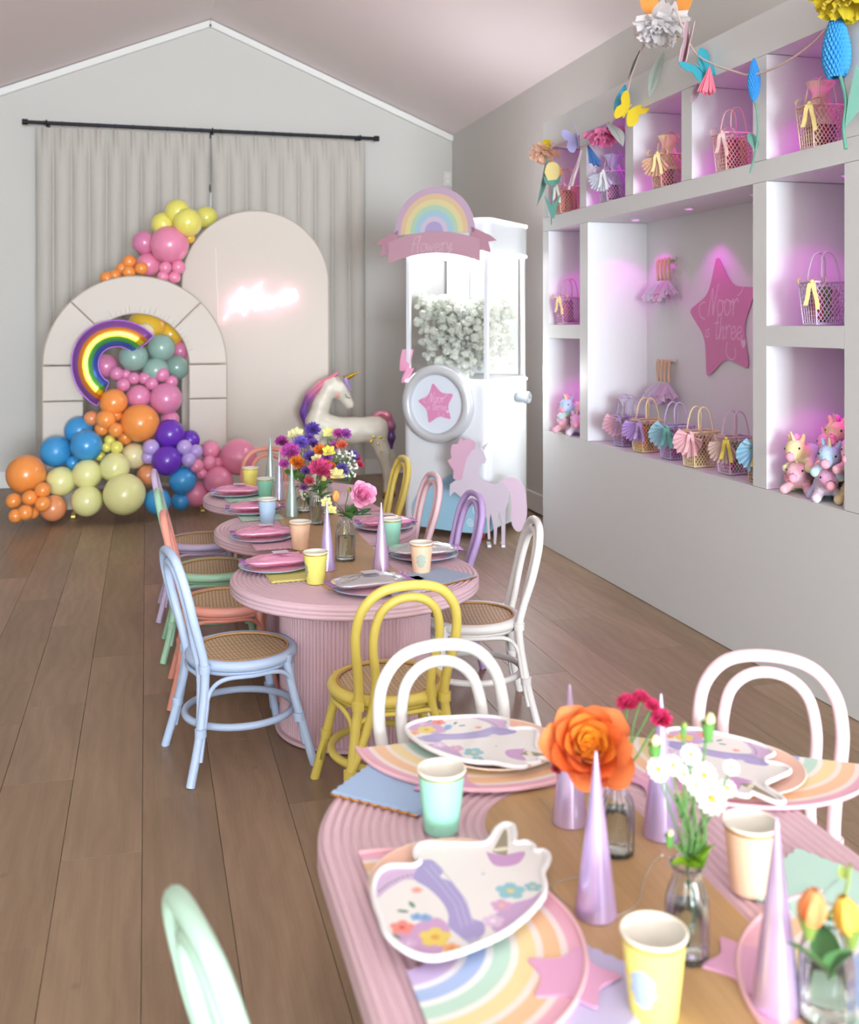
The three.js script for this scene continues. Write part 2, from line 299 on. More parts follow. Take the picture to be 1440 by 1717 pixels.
function makeTable(label, far, half, s0, s1, r0, r1) {
  const t = thing('scalloped_table', label, 'table', W(TX, 0, far));
  part(t, 'tabletop', ribbedTop(half, 0.10), pinkWood);
  part(t, 'oak_inlay', oakStrip(strip(s0, s1, r0, r1)), oak, 'oak inlay down the middle');
  const zs = half ? [-half, half] : [0];
  for (const z of zs) { part(t, 'drum', drum(0.235, 0.016, TOP - 0.04).translate(0, 0, z), pinkWood); part(t, 'plinth', lathe([[0.01, 0.002], [0.246, 0.002], [0.248, 0.008], [0.244, 0.016], [0.01, 0.016]], 60).translate(0, 0, z), pinkWood); }
  return t;
}
makeTable('rounded pink ribbed table standing closest to the camera under the orange rose', 1.115, 0.385, -0.51, 0.51, true, true);
makeTable('round pink ribbed table on a fluted drum behind the yellow chair', T2, 0, -0.26, 0.3875, true, false);
makeTable('middle round pink ribbed table of the row, under the magenta bouquet', T3, 0, -0.3875, 0.3875, false, false);
makeTable('round pink ribbed table at the balloon end of the row', T4, 0, -0.3875, 0.26, false, true);

// ---------- bentwood children's chairs ----------
const caneTex = canvasTex(512, 512, (g, w) => { g.fillStyle = '#a08260'; g.fillRect(0, 0, w, w); const n = 24, c = w / n;
  for (let i = 0; i < n; i++) for (let j = 0; j < n; j++) { const x = i * c, y = j * c, over = (i + j) % 2; g.fillStyle = ['#dcc19c', '#d2b48c', '#e4cdac'][(i * 7 + j * 3) % 3]; g.fillRect(x + 1, y + (over ? 4 : 2), c - 2, c - (over ? 8 : 6)); g.fillStyle = ['#cbb08a', '#d6bd96'][(i + 2 * j) % 2]; g.fillRect(x + (over ? 3 : 5), y + 1, c - (over ? 8 : 12), c - 2); g.fillStyle = '#6e543a'; g.fillRect(x, y, 3, 4); } });
const cane = new THREE.MeshPhysicalMaterial({ map: caneTex, bumpMap: caneTex, bumpScale: 0.002, roughness: 0.6 });
const caneRim = M('#c69a66', 0.55);
const chairGeo = (() => {
  const mir = (pts) => [...pts, ...pts.slice(0, -1).reverse().map((p) => V(-p.x, p.y, p.z))];
  const g = {};
  g.hoop = tube(mir([V(-0.158, 0.0, -0.185), V(-0.138, 0.12, -0.156), V(-0.118, 0.25, -0.136), V(-0.112, 0.305, -0.135), V(-0.116, 0.37, -0.15), V(-0.127, 0.44, -0.17), V(-0.130, 0.49, -0.182), V(-0.118, 0.548, -0.196), V(-0.078, 0.592, -0.206), V(0, 0.607, -0.21)]), 0.0125, 110, 10);
  g.inner = tube(mir([V(-0.130, 0.15, -0.152), V(-0.100, 0.215, -0.143), V(-0.078, 0.285, -0.14), V(-0.072, 0.36, -0.154), V(-0.083, 0.44, -0.172), V(-0.084, 0.485, -0.183), V(-0.070, 0.54, -0.196), V(-0.04, 0.568, -0.203), V(0, 0.577, -0.205)]), 0.0115, 90, 10);
  g.ring = new THREE.TorusGeometry(0.145, 0.0155, 10, 48).rotateX(Math.PI / 2).translate(0, 0.299, 0);
  g.lower = new THREE.TorusGeometry(0.138, 0.0085, 8, 40).rotateX(Math.PI / 2).translate(0, 0.279, 0);
  const seat = []; for (let i = 0; i <= 12; i++) seat.push([0.134 * i / 12, 0.3085 - 0.006 * Math.cos(i / 12 * Math.PI / 2)]);
  g.cane = lathe([[0, 0.29], ...[[0.13, 0.29]].reverse(), ...seat.reverse()].map((p) => [Math.max(p[0], 0.0001), p[1]]), 40);
  { const p = g.cane.attributes.position, uv = g.cane.attributes.uv; for (let i = 0; i < p.count; i++) uv.setXY(i, (p.getX(i) + 0.14) / 0.28, (p.getZ(i) + 0.14) / 0.28); }
  g.caneRim = new THREE.TorusGeometry(0.133, 0.0035, 6, 44).rotateX(Math.PI / 2).translate(0, 0.311, 0);
  g.leg = tube([V(-0.108, 0.302, 0.098), V(-0.122, 0.22, 0.112), V(-0.142, 0.11, 0.138), V(-0.164, 0.0, 0.165)], 0.0125, 16, 10);
  const arch = (a, b) => { const low = (p, k) => p.clone().multiplyScalar(1 + k); const A = V(a.x, 0.06, a.z).multiplyScalar(1), B = V(b.x, 0.06, b.z), up = (p, y, f) => V(p.x * f, y, p.z * f), in1 = (t, y, f) => V((a.x + (b.x - a.x) * t) * f, y, (a.z + (b.z - a.z) * t) * f);
    return tube([A, up(a, 0.15, 0.9), up(a, 0.215, 0.84), in1(0.07, 0.25, 0.84), in1(0.2, 0.268, 0.9), in1(0.5, 0.272, 0.98), in1(0.8, 0.268, 0.9), in1(0.93, 0.25, 0.84), up(b, 0.215, 0.84), up(b, 0.15, 0.9), B], 0.0065, 50, 7); };
  const FL = V(-0.150, 0, 0.140), FR = V(0.150, 0, 0.140), BL = V(-0.150, 0, -0.156), BR = V(0.150, 0, -0.156);
  g.arches = [arch(FL, FR), arch(BL, FL), arch(FR, BR), arch(BR, BL)];
  const st = []; for (let i = 0; i < 12; i++) { const a = i / 12 * Math.PI * 2; st.push(V(0.150 * Math.cos(a), 0.135, 0.155 * Math.sin(a) - 0.005)); } g.stretcher = tube(st, 0.0105, 60, 8, true);
  const bind = (x, y, z) => cyl(0.0165, 0.0165, 0.022, 12).translate(x, y, z);
  g.bindings = [bind(-0.138, 0.135, 0.128), bind(0.138, 0.135, 0.128), bind(-0.137, 0.135, -0.152), bind(0.137, 0.135, -0.152), bind(-0.110, 0.296, 0.1), bind(0.110, 0.296, 0.1), bind(-0.113, 0.298, -0.135), bind(0.113, 0.298, -0.135)];
  return g;
})();
function makeChair(color, x, far, facing, label) {                       // facing: degrees, 0 looks down the room, 90 to the right
  const t = thing('cane_chair', label, 'chair', W(x, 0, far), Math.PI - facing * Math.PI / 180), m = M(color, 0.42);
  part(t, 'back_hoop', chairGeo.hoop, m); part(t, 'inner_hoop', chairGeo.inner, m); part(t, 'seat_ring', chairGeo.ring, m); part(t, 'lower_ring', chairGeo.lower, m);
  const c = part(t, 'cane_seat', chairGeo.cane, cane, 'woven natural cane seat'); part(c, 'cane_edge', chairGeo.caneRim, caneRim);
  part(t, 'leg', chairGeo.leg, m); part(t, 'leg', chairGeo.leg, m).scale.x = 1; t.children[t.children.length - 1].rotation.y = 0; t.children[t.children.length - 1].geometry = chairGeo.legR ??= tube([V(0.108, 0.302, 0.098), V(0.122, 0.22, 0.112), V(0.142, 0.11, 0.138), V(0.164, 0.0, 0.165)], 0.0125, 16, 10);
  for (const a of chairGeo.arches) part(t, 'brace', a, m);
  part(t, 'stretcher', chairGeo.stretcher, m); for (const b of chairGeo.bindings) part(t, 'binding', b, m);
  return t;
}
const COL = { blue: '#b9cdea', coral: '#eda18f', green: '#a9d7b6', lilac: '#cbb9d8', yellow: '#e6d268', white: '#eeeeec', pink: '#efcdd2', purple: '#bda3d6', mint: '#bfe3cd' };
makeChair(COL.blue, 0.266, 3.05, 79, 'pale blue bentwood chair with cane seat beside the near end of the table row');
makeChair(COL.coral, 0.265, 3.60, 92, 'coral pink bentwood chair between the blue chair and the green chair');
makeChair(COL.green, 0.25, 4.08, 92, 'sage green bentwood chair between the coral chair and the grey lilac chair');
makeChair(COL.lilac, 0.24, 4.62, 92, 'grey lilac bentwood chair closest to the balloons on the open floor side');
makeChair(COL.yellow, 0.616, 2.675, -2, 'yellow bentwood chair seen from behind at the near end of the table row');
makeChair(COL.white, 1.015, 3.20, -80, 'white bentwood chair with cane seat on the shelf side beside the pale silver favour bag');
makeChair(COL.purple, 0.985, 3.72, -92, 'purple bentwood chair on the shelf side between the white chair and the pink chair');
makeChair(COL.pink, 0.965, 4.22, -92, 'dusty pink bentwood chair between the purple chair and the far yellow chair');
makeChair(COL.yellow, 0.975, 4.79, -92, 'mustard yellow bentwood chair in front of the unicorn balloon');
makeChair(COL.coral, 0.60, 5.12, 180, 'coral bentwood chair at the balloon end of the table row');
makeChair(COL.white, 0.575, 1.785, 176, 'white bentwood chair at the far end of the table with the orange rose');
makeChair('#f3d6da', 1.045, 1.585, 213, 'blush pink bentwood chair beside the table with the daisies');
makeChair(COL.mint, 0.25, 1.20, 76, 'mint green bentwood chair closest to the camera');

// ---------- backdrop arches, neon, balloons ----------
const cream = new THREE.MeshPhysicalMaterial({ color: '#d9d0c5', roughness: 0.85, sheen: 0.3, sheenColor: new THREE.Color('#fff4e6'), sheenRoughness: 0.6 });
const seamM = M('#c0b4a5', 0.9), brass = M('#d9bf6a', 0.35, { metalness: 0.7 });
function archOutline(cx, r, h, n = 40) { const p = [[cx - r, 0.03], [cx + r, 0.03]]; for (let i = 0; i <= n; i++) { const a = Math.PI * i / n; p.push([cx + r * Math.cos(a), h - r + r * Math.sin(a)]); } return p; }
const feet = (t, xs, f) => { for (const x of xs) part(t, 'foot', merge([rbox(0.03, 0.018, 0.36, 0.004).translate(x, 0.011, 0.02), rbox(0.02, 0.012, 0.02, 0.003).translate(x, 0.024, 0)]), brass); };
{
  const far = 7.56, t = thing('tall_arch_panel', 'tall solid cream arch backdrop panel carrying the pink neon sign', 'backdrop', W(0, 0, far));
  part(t, 'cover', slab(archOutline(0.765, 0.525, 2.057), 0.05, 0.012), cream);
  part(t, 'seam', tube(archOutline(0.765, 0.519, 2.051).slice(1).map((p) => V(p[0], p[1], 0.049)), 0.0035, 120, 6), seamM);
  part(t, 'side_seam', tube([V(0.505, 0.05, 0.051), V(0.5, 0.9, 0.0515), V(0.475, 1.78, 0.051)], 0.0028, 20, 6), M('#f1e9df', 0.8));
  feet(t, [0.36, 1.17]);
}
{
  const far = 7.19, cx = -0.06, R = 0.59, r = 0.337, c = 0.972, t = thing('open_arch_panel', 'smaller padded cream arch panel with a round topped opening full of balloons', 'backdrop', W(0, 0, far));
  // padded segments round the opening, each its own cushion with a seam between
  const seg = (a0, a1) => { const p = []; const n = 12, e = 0.004; for (let i = 0; i <= n; i++) { const a = a0 + e + (a1 - a0 - 2 * e) * i / n; p.push([cx + R * Math.cos(a), c + R * Math.sin(a)]); } for (let i = n; i >= 0; i--) { const a = a0 + e + (a1 - a0 - 2 * e) * i / n; p.push([cx + r * Math.cos(a), c + r * Math.sin(a)]); } return slab(p, 0.05, 0.012); };
  const q = Math.PI / 4; for (const [a, b] of [[0, q], [q, 3 * q], [3 * q, 4 * q]]) part(t, 'cushion', seg(a, b), cream);
  for (const s of [-1, 1]) for (const [y0, y1] of [[0.03, 0.36], [0.366, 0.735], [0.741, 0.966]]) { const x0 = cx + s * r, x1 = cx + s * R; part(t, 'cushion', slab([[Math.min(x0, x1), y0], [Math.max(x0, x1), y0], [Math.max(x0, x1), y1], [Math.min(x0, x1), y1]], 0.05, 0.01), cream); }
  const edge = []; edge.push(V(cx - R + 0.004, 0.05, 0.048)); for (let i = 0; i <= 30; i++) { const a = Math.PI - Math.PI * i / 30; edge.push(V(cx + (R - 0.004) * Math.cos(a), c + (R - 0.004) * Math.sin(a), 0.049)); } edge.push(V(cx + R - 0.004, 0.05, 0.048));
  part(t, 'seam', tube(edge, 0.0035, 120, 6), seamM);
  const tucks = []; for (let i = 0; i < 30; i++) { const a = 0.25 + 2.6 * i / 29 + rr(-0.02, 0.02), l = rr(0.02, 0.05), d = V(Math.cos(a), Math.sin(a), 0); tucks.push(taper([V(cx, c, 0.0495).addScaledVector(d, r + 0.012), V(cx, c, 0.0505).addScaledVector(d, r + 0.012 + l * 0.5), V(cx, c, 0.0495).addScaledVector(d, r + 0.012 + l)], 0.003, 0.0015, 4, 5)); }
  part(t, 'tuck', merge(tucks), cream, 'gathered tucks round the opening').userData.kind = 'stuff';
  feet(t, [-0.45, 0.36]);
}
{
  // neon lettering in front of the tall arch
  const far = 7.495, P = (x, y) => { const p = onFar(340 + x / 7.2, 430 + y / 7.2, far); return V(p.x, p.y, p.z); };
  const strokes = [[[250, 770], [330, 640], [405, 500], [470, 375], [490, 400], [488, 560], [495, 720], [530, 610], [590, 470], [650, 370], [715, 310]],
    [[690, 545], [640, 520], [605, 570], [615, 630], [660, 640], [700, 590], [690, 545], [730, 560], [775, 540]], [[860, 530], [800, 500], [765, 555], [780, 615], [830, 620], [865, 575], [855, 525], [905, 545]],
    [[905, 545], [935, 490], [950, 580], [945, 600], [975, 520], [1030, 470], [1070, 420], [1100, 400], [1130, 450], [1140, 510], [1100, 500]]];
  const o = thing('neon_sign', 'glowing pink and white neon script on the tall cream arch', 'neon sign');
  const glass = new THREE.MeshStandardMaterial({ color: '#ffffff', emissive: '#ff86b4', emissiveIntensity: NEON * 190 });
  for (const s of strokes) part(o, 'neon_tube', tube(s.map((p) => P(...p)), 0.0075, 60, 8), glass);
  for (const [x, y] of [[300, 690], [490, 650], [660, 640], [830, 620], [1040, 465]]) { const p = P(x, y); part(o, 'standoff', cyl(0.004, 0.004, 0.03, 8).rotateX(Math.PI / 2).translate(p.x, p.y, p.z - 0.012), M('#dddddd', 0.3)); }
  for (const [x, y] of [[400, 560], [620, 480], [800, 570], [1040, 480]]) { const p = P(x, y), l = new THREE.PointLight(new THREE.Color(1, 0.42, 0.62), NEON); l.position.copy(p).add(V(0, 0, 0.03)); l.castShadow = true; scene.add(l); }
}

// balloons
const balloonGeo = (() => { const p = [[0.0001, -1.19], [0.05, -1.185], [0.075, -1.15], [0.04, -1.11], [0.05, -1.08]]; for (let i = 2; i <= 24; i++) { const a = -Math.PI / 2 + Math.PI * i / 24; const y = Math.sin(a), r = Math.cos(a) * (1 - 0.05 * Math.max(0, -y)); p.push([Math.max(r, 0.0001), y * (y < 0 ? 1.08 : 1.0)]); } return lathe(p, 36); })();
const BC = { orange: '#f7994b', peach: '#ee9a68', blue: '#3f9bd8', sky: '#3f9fe0', lemon: '#eceba4', cream: '#efe4b2', purple: '#6b33b8', lilac: '#bda4e2', pink: '#ee8fb0', rose: '#dd86ae', sage: '#8fb0a4', gold: '#eec23c', yellow: '#ece46f' };
const balloons = [
  // [x, y, radius in pixels, how far in, colour, label]
  [43.8, 795, 32.5, 6.85, 'orange', 'large orange balloon at the very end of the garland by the bare wall'],
  [23, 840, 13, 6.75, 'orange', 'small orange balloon low at the outer edge, under the large orange end balloon'], [50, 834.6, 13, 6.68, 'orange', 'small orange balloon in the middle of the low orange cluster'],
  [71.5, 821.5, 13, 6.70, 'orange', 'small orange balloon tucked between the large orange end balloon and a pale yellow one'], [71.5, 845, 13, 6.66, 'orange', 'small orange balloon touching the peach balloon on the floor'],
  [42.3, 859.4, 13, 6.62, 'orange', 'small orange balloon at the bottom centre of the low orange cluster'], [26, 865, 11.5, 6.62, 'orange', 'tiny orange balloon resting lowest of the low orange cluster'], [55, 860, 10, 6.70, 'orange', 'tiny orange balloon behind the bottom of the low orange cluster'],
  [89, 852, 22, 6.80, 'peach', 'peach balloon on the floor beside the low orange cluster'],
  [132.7, 722, 24, 7.05, 'blue', 'blue balloon at the top of the three big blues'], [93.3, 757, 26, 6.98, 'blue', 'blue balloon closest to the bare wall, above the pale yellow ones'], [145, 747, 26.5, 6.88, 'blue', 'blue balloon in front of the other blues and above the pale yellows'], [122.5, 776, 12, 6.95, 'blue', 'small blue balloon peeping out beneath the big blues'],
  [102, 807, 25, 6.88, 'lemon', 'pale yellow balloon beside the large orange end balloon'], [146, 795, 25, 6.84, 'lemon', 'pale yellow balloon in the middle row under the blue balloons'], [192.5, 783.5, 25, 6.82, 'lemon', 'pale yellow balloon under the tiny yellow ones'],
  [146, 840, 26, 6.78, 'lemon', 'pale yellow balloon resting on the floor beside the biggest pale yellow one'], [208.5, 828.5, 35, 6.72, 'lemon', 'biggest pale yellow balloon resting on the floor'], [224.6, 764.6, 22, 6.95, 'cream', 'creamy yellow balloon below the largest orange balloon in the middle'],
  [183.7, 738, 9, 6.90, 'yellow', 'tiny yellow balloon topmost of the four tiny yellows'], [179, 750, 8.5, 6.88, 'yellow', 'tiny yellow balloon beside the blue one, second down of the tiny yellows'], [195.4, 750, 11, 6.86, 'yellow', 'tiny yellow balloon, roundest of the tiny yellow four'], [168, 764.6, 9, 6.93, 'yellow', 'tiny yellow balloon lowest of the four, half behind the blue one'],
  [234.8, 709, 32, 6.93, 'orange', 'largest orange balloon in the middle of the garland'], [190.4, 674.5, 23, 6.98, 'orange', 'orange balloon under the inner end of the rainbow balloon'], [178, 703.5, 17, 6.92, 'orange', 'small orange balloon in front at the middle cluster'],
  [194, 696, 11, 6.97, 'orange', 'tiny orange balloon between the two larger orange ones'], [194, 721, 12.5, 6.88, 'orange', 'small orange balloon directly beside the largest orange balloon'], [171, 719, 12, 6.93, 'orange', 'small orange balloon above the front blue balloon'], [153.7, 701.7, 13, 7.02, 'peach', 'peach balloon beneath the lower tip of the rainbow balloon'], [209.6, 733, 13, 6.96, 'orange', 'small orange balloon half hidden under the largest orange balloon'],
  [248, 796.7, 18, 6.92, 'peach', 'peach balloon between the pale yellows and the purple balloon'],
  [284.4, 728, 25, 6.92, 'purple', 'upper deep purple balloon'], [318, 738, 17, 6.98, 'purple', 'smaller purple balloon behind the lilac ones'], [280, 772, 25.5, 6.84, 'purple', 'lower deep purple balloon'],
  [253, 750, 14, 6.86, 'lilac', 'lilac balloon between the largest orange and the purple balloon'], [249, 766, 12, 6.88, 'lilac', 'lower lilac balloon beside the creamy yellow one'], [309, 750, 13, 6.84, 'lilac', 'lilac balloon between the two purple balloons'], [328, 757, 12, 6.86, 'lilac', 'lilac balloon under the smaller purple balloon'], [316.5, 771, 12.5, 6.82, 'lilac', 'lilac balloon just above the blue balloon'],
  [306, 805.5, 23, 6.86, 'sky', 'bright blue balloon under the lower purple balloon'], [264, 840.5, 22, 6.76, 'sky', 'bright blue balloon on the floor behind the lilac chair'], [303, 840, 16, 6.90, 'sky', 'bright blue balloon low behind the tops of the chairs'],
  [353, 756, 16.5, 6.95, 'pink', 'pink balloon between the lilac balloons and the big pink one'], [400, 766, 30.5, 6.90, 'pink', 'big pink balloon at the table end of the garland'], [366, 806, 25, 6.86, 'pink', 'pink balloon low beside the first place settings'], [351, 776, 12, 6.86, 'pink', 'small pink balloon at the middle of the pink cluster'], [329.6, 781, 12, 6.84, 'pink', 'small pink balloon above the tiny pink one'], [338, 793, 10, 6.86, 'pink', 'tiny pink balloon beside the bright blue one'], [330, 828, 22, 6.92, 'pink', 'pink balloon on the floor behind the tabletop'], [365, 777, 10, 6.90, 'pink', 'tiny pink balloon against the big pink one'],
  [270.3, 583, 23, 7.10, 'sage', 'sage green balloon topmost in the arch opening'], [224, 599, 24, 7.06, 'sage', 'sage green balloon behind the upper tip of the rainbow balloon'], [260.7, 620.7, 22, 7.08, 'sage', 'sage green balloon in the middle of the greens'], [296, 616, 21, 7.31, 'sage', 'sage green balloon partly behind the edge of the arch opening'],
  [178, 614, 20, 7.14, 'rose', 'rose pink balloon inside the curve of the rainbow'], [195.4, 626.4, 12, 7.04, 'rose', 'small rose balloon in front inside the curve of the rainbow'], [211, 627.5, 9.5, 7.06, 'rose', 'tiny rose balloon, second along the row of small rose balloons'], [224, 634, 10.5, 7.04, 'rose', 'small rose balloon, third along the row of small rose balloons'], [206.7, 645, 11.5, 7.02, 'rose', 'small rose balloon just above the orange one'], [242, 634, 10.5, 7.04, 'rose', 'small rose balloon, fourth along the row of small rose balloons'], [254.4, 643, 11, 7.02, 'rose', 'small rose balloon above the medium rose balloon'], [271.5, 628, 12.5, 7.03, 'rose', 'small rose balloon under the middle sage green one'], [287, 640, 11, 7.05, 'rose', 'small rose balloon on the shoulder of the large rose balloon'],
  [233, 665, 20.5, 7.04, 'rose', 'medium rose balloon above the largest orange one'], [278, 668.4, 27, 7.02, 'rose', 'large rose balloon above the purple balloon'], [285, 704, 16, 7.04, 'rose', 'small rose balloon squeezed over the purple balloon'],
  [246, 549, 32, 7.38, 'gold', 'golden yellow balloon high in the arch opening'], [243, 557, 16, 7.22, 'cream', 'cream balloon in front of the golden one in the arch opening'], [285, 560, 22, 7.42, 'gold', 'golden yellow balloon half behind the top sage green balloon'], [205, 566, 20, 7.42, 'yellow', 'dull yellow balloon behind the top of the rainbow balloon'], [302, 588, 15, 7.40, 'rose', 'rose balloon behind the sage greens in the arch opening'],
  [297.6, 355, 21, 7.36, 'yellow', 'yellow balloon topmost of the whole garland'], [314.6, 373, 24, 7.30, 'yellow', 'yellow balloon in front at the top of the garland'], [273.7, 376, 20, 7.40, 'yellow', 'yellow balloon above the big pink one at the top'], [346, 365, 19, 7.78, 'yellow', 'yellow balloon behind the rim of the tall arch'], [318, 399, 9, 7.38, 'gold', 'tiny golden balloon under the top yellow ones'],
  [284, 410.6, 32, 7.32, 'pink', 'big pink balloon at the top of the garland'], [242, 407, 20, 7.40, 'rose', 'pink balloon standing out over the curtain at the top'], [249, 443.6, 20, 7.40, 'pink', 'pink balloon behind the small orange top cluster'], [277, 449, 11, 7.28, 'pink', 'small pink balloon under the big top pink one'], [299, 448, 12, 7.30, 'pink', 'small pink balloon touching the tall arch'], [273, 464, 10, 7.28, 'pink', 'small pink balloon sitting on the rim of the small arch'], [292, 465, 10.5, 7.30, 'pink', 'small pink balloon between the two arches'],
  [217, 438.6, 11.5, 7.34, 'orange', 'small orange balloon highest of the top orange cluster'], [237, 450, 11, 7.30, 'orange', 'small orange balloon beside the pink on top of the small arch'], [216, 456, 11, 7.30, 'orange', 'small orange balloon on the crown of the small arch'], [205, 450, 10, 7.36, 'orange', 'small orange balloon at the back of the top orange cluster'], [179.5, 467, 12, 7.36, 'orange', 'small orange balloon lowest over the shoulder of the small arch'], [193, 462, 10, 7.34, 'orange', 'small orange balloon second from the end over the small arch'],
];
{
  const rubber = {}; for (const k in BC) rubber[k] = M(BC[k], 0.3, { clearcoat: 0.35, clearcoatRoughness: 0.12 });
  balloons.forEach(([x, y, r, far, c, label], i) => {
    const p = onFar(x, y, far), R = r / perMetre(p), b = part(scene, 'balloon', balloonGeo, rubber[c]); b.scale.setScalar(R); b.position.copy(p);
    if (p.y < R * 1.0) b.position.y = R * 1.0 + 0.002;
    b.quaternion.setFromUnitVectors(V(0, -1, 0), V(rr(-0.5, 0.5), rr(-0.35, 0.5), -1).normalize());
    tag(b, label, 'balloon', 'balloons of the garland');
  });
}
// foil rainbow: a puffed arc with coloured bands and a crimped seam
{
  const far = 6.99, P = (x, y) => onFar(x, y, far), c = P(196, 612), k = perMetre(c);
  const t = thing('rainbow_balloon', 'shiny foil rainbow shaped balloon curling round the arch opening', 'balloon', c);
  const A0 = 0.72, A1 = 4.25, bands = ['#9b5fb5', '#e08a3a', '#f0d62f', '#5fb254', '#4a6fc4'], rIn = 32 / k, rOut = 74 / k, n = 60;
  const foil = bands.map((b) => M(b, 0.28, { metalness: 0.55 }));
  const squash = (a) => 1 + 0.05 * Math.sin(a * 1.3);
  const cut = [0, 0.24, 0.42, 0.62, 0.8, 1];
  for (let q = 0; q < 5; q++) part(t, 'stripe', sheet(n, 10, (u, v) => {
    const a = A0 + (A1 - A0) * u, w = cut[q] + (cut[q + 1] - cut[q]) * v, r = rOut + (rIn - rOut) * w, end = Math.min(1, Math.min(u, 1 - u) / 0.045);
    const puff = Math.sqrt(Math.max(0, 1 - Math.pow(2 * w - 1, 2))) * 0.062 * (0.2 + 0.8 * Math.sqrt(end)) + 0.0015 * noise.noise(u * 40, w * 9, q) * (1 - 0.6 * end);
    return V(r * Math.cos(a) * squash(a), r * Math.sin(a), puff);
  }), foil[q]);
  part(t, 'back', sheet(n, 12, (u, v) => { const a = A0 + (A1 - A0) * u, w = 1 - v, r = rOut + (rIn - rOut) * w, end = Math.min(1, Math.min(u, 1 - u) / 0.045); return V(r * Math.cos(a) * squash(a), r * Math.sin(a), -Math.sqrt(Math.max(0, 1 - Math.pow(2 * w - 1, 2))) * 0.05 * (0.2 + 0.8 * Math.sqrt(end))); }), foil[0]);
  const rim = []; for (let i = 0; i <= 40; i++) { const a = A0 + (A1 - A0) * i / 40; rim.push(V((rOut + 0.004) * Math.cos(a) * squash(a), (rOut + 0.004) * Math.sin(a), 0)); } for (let i = 40; i >= 0; i--) { const a = A0 + (A1 - A0) * i / 40; rim.push(V((rIn - 0.004) * Math.cos(a) * squash(a), (rIn - 0.004) * Math.sin(a), 0)); }
  part(t, 'seam', tube(rim, 0.004, 160, 6, true), foil[0]);
}
